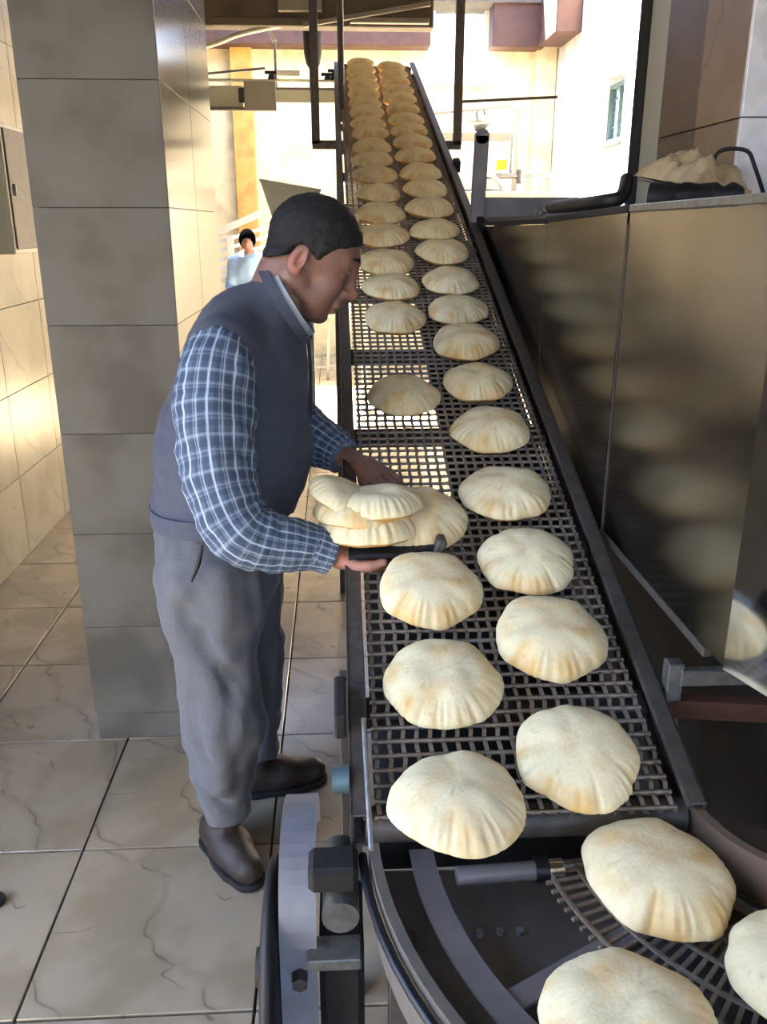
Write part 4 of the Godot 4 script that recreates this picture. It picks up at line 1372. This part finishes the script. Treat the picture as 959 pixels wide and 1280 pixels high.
# ---------------------------------------------------------------- far end
func build_far_things():
	# cross conveyor high up
	var c := thing("cross_conveyor", "pale flat conveyor crossing high up behind the bread conveyor's top", "conveyor", Vector3(-0.45, 2.39, -7.2))
	box("bed", Vector3(-0.14, 0.14, -0.2), Vector3(1.75, 0.05, 0.5), M.grey_paint, c, 0.004)
	box("side_panel", Vector3(-0.62, 0.09, 0.06), Vector3(0.78, 0.16, 0.02), M.pale_grey, c, 0.004)
	box("side_panel", Vector3(0.24, 0.10, 0.06), Vector3(0.94, 0.09, 0.02), M.pale_grey, c, 0.004)
	box("rail", Vector3(-0.14, 0.205, 0.08), Vector3(1.75, 0.018, 0.03), M.pale_grey, c, 0.003)
	box("rail", Vector3(-0.62, 0.01, 0.08), Vector3(0.8, 0.022, 0.03), M.dark_steel, c, 0.003)
	box("end_plate", Vector3(-0.10, 0.10, 0.085), Vector3(0.24, 0.21, 0.02), M.grey_paint, c, 0.004)
	box("junction", Vector3(-0.24, 0.10, 0.09), Vector3(0.04, 0.10, 0.03), M.soot, c, 0.004)
	bar("edge", Vector3(-0.5, 0.26, 0.0), Vector3(-0.06, 0.30, 0.0), 0.02, 0.015, M.grey_paint, c)
	for x in [-0.9, 0.68]:
		bar("leg", Vector3(x, -2.39, -0.3), Vector3(x, 0.12, -0.3), 0.05, 0.05, M.pale_grey, c, Vector3.BACK)
	var m := thing("hanging_motor", "dark motor hanging over the cross conveyor beside the pole", "motor", Vector3(-0.145, 2.66, -7.0))
	var ms := begin()
	add_tube(ms, [Vector3(0, 0.0, 0), Vector3(0, 0.03, 0), Vector3(0, 0.10, 0), Vector3(0, 0.24, 0), Vector3(0, 0.26, 0)], [0.03, 0.05, 0.065, 0.07, 0.05], 14)
	obj("housing", ms, M.soot, m)
	rod("stem", Vector3(0, 0.25, 0), Vector3(0, 1.18, 0), 0.02, M.soot, m)
	rod("shaft", Vector3(0, -0.16, 0), Vector3(0, 0.0, 0), 0.03, M.dark_steel, m)
	var kn := [[-0.30, 0.0], [0.12, -0.01], [0.17, 0.015], [0.27, 0.05]]
	for i in 4:
		var t := begin()
		var x: float = kn[i][0]
		add_tube(t, [Vector3(x - 0.16, 2.60, -7.12), Vector3(x - 0.16, 2.645 + kn[i][1], -7.12)], [0.03, 0.018], 10)
		add_box(t, Vector3(x - 0.16, 2.65 + kn[i][1], -7.12), Vector3(0.10, 0.02, 0.03), 0.004)
		tag(obj("valve_handle", t, M.soot), "small dark handle on top of the cross conveyor, %s from the left" % NTH[i], "handle", "handles on the cross conveyor")
	var wb := thing("white_tray", "small white tray on the cross conveyor beside the hanging motor", "tray", Vector3(-0.33, 2.604, -7.1))
	box("body", Vector3(0, 0.025, 0), Vector3(0.18, 0.05, 0.14), M.white_paint, wb, 0.01)
	# slatted cooling rack behind the man's head
	var r := thing("cooling_rack", "pale tilted slatted cooling rack behind the man's shoulder", "rack", Vector3(-0.95, 0.0, -9.8))
	bar("top_rail", Vector3(-0.40, 1.46, 0), Vector3(0.30, 1.75, 0), 0.06, 0.07, M.pale_grey, r)
	for x in [-0.20, 0.25]:
		bar("post", Vector3(x, 0.0, 0), Vector3(x, 1.54 + x * 0.41, 0), 0.07, 0.05, M.pale_grey, r, Vector3.BACK)
	for i in 14:
		var y := 1.40 - 0.095 * i
		bar("slat", Vector3(-0.40, y - 0.03, -0.04), Vector3(0.40, y + 0.27 if i > 3 else y + 0.2, -0.04), 0.02, 0.035, M.white_paint, r)
	var g := thing("tipped_hopper", "grey tipped metal hopper behind the man's head", "hopper", Vector3(-0.25, 1.55, -6.15))
	var fr := begin()
	var fl := []
	for q in [[-0.20, 0.345, 0.245, 0.287], [-0.10, 0.02, 0.19, 0.12], [-0.02, -0.1, 0.13, -0.04]]:
		fl.append([Vector3(q[0] - 0.04, q[1] - 0.05, 0.13), Vector3(q[2] - 0.09, q[3] - 0.05, 0.13), Vector3(q[2] - 0.09, q[3] - 0.05, -0.13), Vector3(q[0] - 0.04, q[1] - 0.05, -0.13)])
	add_strip(fr, fl)
	obj("shell", fr, M.pale_grey, g)
	var rim := begin()
	add_bar(rim, Vector3(-0.245, 0.30, 0.0), Vector3(0.16, 0.235, 0.0), 0.27, 0.02)
	obj("rim", rim, M.pale_grey, g)
	bar("stand", Vector3(0.06, -1.55, 0), Vector3(0.06, 0.06, 0), 0.05, 0.05, M.grey_steel, g, Vector3.BACK)
	bar("foot", Vector3(-0.14, -1.53, 0), Vector3(0.26, -1.53, 0), 0.05, 0.04, M.grey_steel, g)
	# tall stand whose legs show below the man's chin
	var s := thing("steel_stand", "thin-legged steel stand on bright floor beyond the man's chin", "stand", Vector3(0.0, 0, -9.2))
	for x in [-0.11, 0.09]:
		bar("leg", Vector3(x, 0, 0.1), Vector3(x + 0.03, 0.85, 0.1), 0.03 if x < 0 else 0.05, 0.03, M.grey_steel if x < 0 else M.white_paint, s, Vector3.BACK)
		bar("leg", Vector3(x, 0, -0.2), Vector3(x + 0.03, 0.85, -0.2), 0.03, 0.03, M.grey_steel, s, Vector3.BACK)
	bar("stretcher", Vector3(-0.3, 0.12, 0.1), Vector3(0.2, 0.18, 0.1), 0.02, 0.02, M.grey_steel, s)
	box("shelf", Vector3(0.0, 0.865, -0.05), Vector3(0.40, 0.03, 0.42), M.grey_steel, s, 0.004)
	# dough machine at the far right
	var d := thing("dough_machine", "tall white dough machine with hopper against the far wall", "machine", Vector3(1.40, 0, -9.2))
	box("base", Vector3(0.0, 0.9, -0.1), Vector3(0.80, 1.80, 0.7), M.white_paint, d, 0.01)
	box("counter", Vector3(0.22, 1.84, 0.02), Vector3(1.15, 0.07, 0.9), M.grey_paint, d, 0.006)
	box("body", Vector3(-0.05, 2.12, -0.05), Vector3(0.66, 0.46, 0.5), M.white_paint, d, 0.015)
	box("top_band", Vector3(0.02, 2.39, -0.05), Vector3(0.78, 0.08, 0.5), M.grey_paint, d, 0.006)
	var hop := begin()
	add_tube(hop, [Vector3(0.05, 2.42, 0), Vector3(0.05, 2.47, 0), Vector3(0.05, 2.50, 0), Vector3(0.05, 2.54, 0)], [0.05, 0.06, 0.13, 0.13], 16)
	obj("hopper", hop, M.grey_steel, d)
	var hk := begin()
	add_tube(hk, curve([Vector3(0.03, 2.54, 0), Vector3(0.02, 2.62, 0), Vector3(0.08, 2.66, 0), Vector3(0.10, 2.60, 0)], 10), 0.015, 8)
	obj("hook", hk, M.grey_steel, d)
	box("label_plate", Vector3(0.25, 2.13, 0.206), Vector3(0.10, 0.09, 0.006), M.yellow, d, 0.001)
	box("meter", Vector3(-0.45, 2.18, 0.206), Vector3(0.08, 0.13, 0.02), M.grey_paint, d, 0.004)
	bar("upright", Vector3(0.42, 1.8, 0.0), Vector3(0.42, 2.66, 0.0), 0.05, 0.05, M.grey_paint, d, Vector3.BACK)
	bar("top_rail", Vector3(-0.5, 2.60, 0.0), Vector3(0.36, 2.68, 0.0), 0.03, 0.03, M.grey_paint, d)
	rod("pipe", Vector3(0.05, 2.02, 0.3), Vector3(0.75, 2.03, 0.3), 0.025, M.grey_steel, d)
	rod("pipe", Vector3(0.34, 2.0, 0.24), Vector3(0.34, 2.4, 0.24), 0.02, M.light_steel, d)
	rod("pipe_joint", Vector3(0.42, 1.95, 0.3), Vector3(0.42, 2.08, 0.3), 0.04, M.grey_steel, d)
	bar("post", Vector3(0.70, 1.84, 0.25), Vector3(0.70, 2.05, 0.25), 0.06, 0.04, M.grey_paint, d, Vector3.BACK)
	for p in [[[0.0, 2.02], [0.12, 2.03], [0.22, 1.95], [0.26, 1.86]], [[0.72, 2.02], [0.80, 2.08], [0.88, 2.0], [0.94, 1.72]]]:
		var hs := begin()
		var pts := []
		for k in p:
			pts.append(Vector3(k[0], k[1], 0.32))
		add_tube(hs, curve(pts, 16), 0.022, 8)
		obj("hose", hs, M.white_paint, d)
	# a second worker far behind
	var sk := lin(100, 66, 52)
	var into := {}
	var f := Field.new(Vector3(-1.22, 0.02, -9.3), Vector3(-0.5, 1.62, -8.65), 0.016)
	f.cone(Vector3(-0.88, 0.86, -9.0), Vector3(-0.86, 1.12, -8.98), 0.12, 0.14, 0.05, Vector3.RIGHT, 1.2)
	f.cone(Vector3(-0.86, 1.12, -8.98), Vector3(-0.86, 1.22, -8.94), 0.13, 0.10, 0.05, Vector3.RIGHT, 1.3)
	f.cone(Vector3(-0.86, 1.25, -8.93), Vector3(-0.87, 1.38, -8.88), 0.055, 0.055, 0.03)
	f.ball(Vector3(-0.87, 1.42, -8.85), Vector3(0.075, 0.10, 0.09), Basis.IDENTITY, 0.02)
	f.ball(Vector3(-0.87, 1.40, -8.76), Vector3(0.015, 0.02, 0.02), Basis.IDENTITY, 0.015)
	for s2 in [-1.0, 1.0]:
		f.cone(Vector3(-0.86 + 0.16 * s2, 1.22, -8.95), Vector3(-0.86 + 0.2 * s2, 0.98, -8.92), 0.05, 0.042, 0.03)
		f.cone(Vector3(-0.86 + 0.2 * s2, 0.98, -8.92), Vector3(-0.86 + 0.14 * s2, 0.85, -8.74), 0.04, 0.03, 0.02)
		f.cone(Vector3(-0.86 + 0.14 * s2, 0.85, -8.74), Vector3(-0.86 + 0.13 * s2, 0.83, -8.68), 0.028, 0.02, 0.02)
		f.cone(Vector3(-0.87 + 0.09 * s2, 0.84, -9.0), Vector3(-0.87 + 0.1 * s2, 0.08, -9.0), 0.09, 0.045, 0.03)
		f.cone(Vector3(-0.87 + 0.1 * s2, 0.05, -9.02), Vector3(-0.87 + 0.11 * s2, 0.045, -8.88), 0.04, 0.035, 0.03)
	f.emit(into, [], sk)
	var p2 := hang("person", field_mesh(into), M.skin)
	tag(p2, "worker in pale blue shirt bending far behind the man's shoulder", "person")
	var sh := Field.new(Vector3(-1.22, 0.80, -9.3), Vector3(-0.5, 1.4, -8.68), 0.014)
	sh.cone(Vector3(-0.88, 0.86, -9.0), Vector3(-0.86, 1.12, -8.98), 0.135, 0.155, 0.05, Vector3.RIGHT, 1.2)
	sh.cone(Vector3(-0.86, 1.12, -8.98), Vector3(-0.86, 1.22, -8.94), 0.145, 0.115, 0.05, Vector3.RIGHT, 1.3)
	for s2 in [-1.0, 1.0]:
		sh.cone(Vector3(-0.86 + 0.16 * s2, 1.22, -8.95), Vector3(-0.86 + 0.2 * s2, 0.98, -8.92), 0.065, 0.055, 0.03)
		sh.cone(Vector3(-0.86 + 0.2 * s2, 0.98, -8.92), Vector3(-0.86 + 0.15 * s2, 0.87, -8.77), 0.053, 0.042, 0.02)
	sh.keep(Vector3(0, 0.83, 0), Vector3.UP)
	sh.bumps(noise(6.0, 17, 2), 0.01)
	hang("shirt", one_field(sh), M.far_shirt, p2)
	var tr := Field.new(Vector3(-1.15, 0.05, -9.2), Vector3(-0.6, 0.95, -8.8), 0.016)
	for s2 in [-1.0, 1.0]:
		tr.cone(Vector3(-0.87 + 0.08 * s2, 0.86, -9.0), Vector3(-0.87 + 0.1 * s2, 0.10, -9.0), 0.11, 0.065, 0.04)
	tr.keep(Vector3(0, 0.10, 0), Vector3.UP)
	hang("trousers", one_field(tr), M.far_trousers, p2)
	var hr := Field.new(Vector3(-1.0, 1.3, -9.0), Vector3(-0.74, 1.56, -8.7), 0.008)
	hr.ball(Vector3(-0.87, 1.43, -8.86), Vector3(0.083, 0.105, 0.097), Basis.IDENTITY, 0.02)
	hr.keep(Vector3(-0.87, 1.42, -8.765), Vector3(0, 0.6, -0.8))
	hang("hair", one_field(hr), M.far_hair, p2)

# ---------------------------------------------------------------- odds and ends on the oven
func build_oven_top_things():
	var top := 1.602
	var n := noise(7.0, 51, 3)
	# crumpled beige cloth
	var st := begin()
	var rows := []
	var low := []
	for i in 22:
		var row := PackedVector3Array()
		var lr := PackedVector3Array()
		for j in 22:
			var x := (j / 21.0 - 0.5) * 0.17
			var z := (i / 21.0 - 0.5) * 0.22
			var e := 1.0 - pow(maxf(absf(x) / 0.085, absf(z) / 0.11), 4.0)
			var y := 0.006 + maxf(0.0, e) * (0.055 + 0.05 * n.get_noise_2d(x * 1.6, z * 1.6) + 0.012 * absf(n.get_noise_2d(x * 4.0, z * 4.0)))
			row.append(Vector3(x * (1.0 + 0.2 * n.get_noise_2d(z * 4.0, 3.0)), y, z))
			lr.append(Vector3(x, 0.0, z))
		rows.append(row)
		low.append(lr)
	add_grid(st, rows, false, 1, 1, true)
	add_grid(st, low, false)
	var c := obj("crumpled_cloth", st, M.cloth_beige)
	c.position = Vector3(0.80, top + 0.05, -2.02)
	c.rotation = Vector3(0.15, 0.4, -0.15)
	tag(c, "crumpled beige cloth on top of the oven in front of the brown pier", "cloth")
	var rl := begin()
	var pts := []
	var rad := []
	for i in 14:
		pts.append(Vector3(-0.09 + 0.014 * i, 0.028 + 0.006 * n.get_noise_1d(i * 0.3), 0.02 * n.get_noise_1d(i * 0.2 + 5.0)))
		rad.append(0.026 + 0.012 * n.get_noise_1d(i * 0.4 + 9.0))
	add_tube(rl, pts, rad, 14)
	var r := obj("dark_roll", rl, M.rubber)
	r.position = Vector3(0.745, top + 0.002, -1.86)
	tag(r, "dark rolled rag on the oven's top edge below the beige cloth", "rag")
	var hs := begin()
	add_tube(hs, curve([Vector3(0.59, top + 0.02, -2.45), Vector3(0.595, top + 0.022, -2.2), Vector3(0.605, top + 0.025, -2.02), Vector3(0.64, top + 0.035, -2.0), Vector3(0.68, top + 0.075, -2.1)], 30), 0.016, 10)
	tag(obj("black_hose", hs, M.rubber), "black hose lying along the oven's top edge", "hose")
	var spots := [[0.83, -1.60, 0.05, "beige"], [0.90, -1.66, 0.035, "dark"], [0.78, -1.52, 0.03, "beige"], [0.87, -1.45, 0.045, "brown"], [0.66, -2.42, 0.022, "grey"], [0.63, -2.75, 0.02, "grey"]]
	var names := {"beige": ["scrap_lump", M.cloth_beige], "dark": ["scrap_lump", M.rubber], "brown": ["scrap_lump", M.rust], "grey": ["scrap_lump", M.grey_steel]}
	var what := ["pale crumpled scrap on the oven top nearest the white tiled pier face", "dark scrap on the oven top between two paler scraps", "small pale scrap on the oven's near top edge", "brown scrap on the oven top at the photo's right edge", "small grey scrap on the oven edge beside the black hose", "small grey scrap on the oven edge near the box beam"]
	for i in spots.size():
		var p: Array = spots[i]
		var f := Field.new(Vector3(-0.08, -0.01, -0.08), Vector3(0.08, 0.07, 0.08), 0.006)
		f.ball(Vector3(0, 0.012, 0), Vector3(p[2], p[2] * 0.6, p[2] * 0.8), Basis(Vector3.UP, i), 0.01)
		f.bumps(noise(22.0, 120 + i, 2), 0.014)
		f.keep(Vector3.ZERO, Vector3.UP)
		var o := hang("scrap_lump", one_field(f), names[p[3]][1])
		o.position = Vector3(p[0], top, p[1])
		tag(o, what[i], "scrap", "scraps on the oven top")
	var crumbs := [[0.60, 0.665, -1.215, 0.022], [0.575, 0.66, -1.16, 0.016], [0.60, 0.66, -1.12, 0.018]]
	var told := ["pale bread scrap by the belt's lower right corner, farthest of three", "small pale bread scrap on the curved guide, between two other scraps", "pale bread scrap on the curved guide nearest the large loose bread"]
	for i in 3:
		var p: Array = crumbs[i]
		var f := Field.new(Vector3(-0.04, -0.005, -0.04), Vector3(0.04, 0.04, 0.04), 0.004)
		f.ball(Vector3(0, 0.006, 0), Vector3(p[3], p[3] * 0.6, p[3] * 0.8), Basis(Vector3.UP, i), 0.006)
		f.bumps(noise(45.0, 140 + i, 2), 0.008)
		f.keep(Vector3.ZERO, Vector3.UP)
		var o := hang("bread_scrap", one_field(f), M.cloth_beige)
		o.position = Vector3(p[0], 0.636, p[2])
		tag(o, told[i], "scrap", "bread scraps on the curved table")
	var w := begin()
	add_tube(w, curve([Vector3(0.86, top, -2.06), Vector3(0.865, top + 0.10, -2.06), Vector3(0.88, top + 0.135, -2.06), Vector3(0.935, top + 0.135, -2.05), Vector3(0.955, top + 0.10, -2.04), Vector3(0.97, top + 0.03, -2.0)], 24), 0.0045, 6)
	var bw := obj("bent_wire", w, M.rubber)
	tag(bw, "bent dark wire standing on the oven in front of white tiles", "wire")
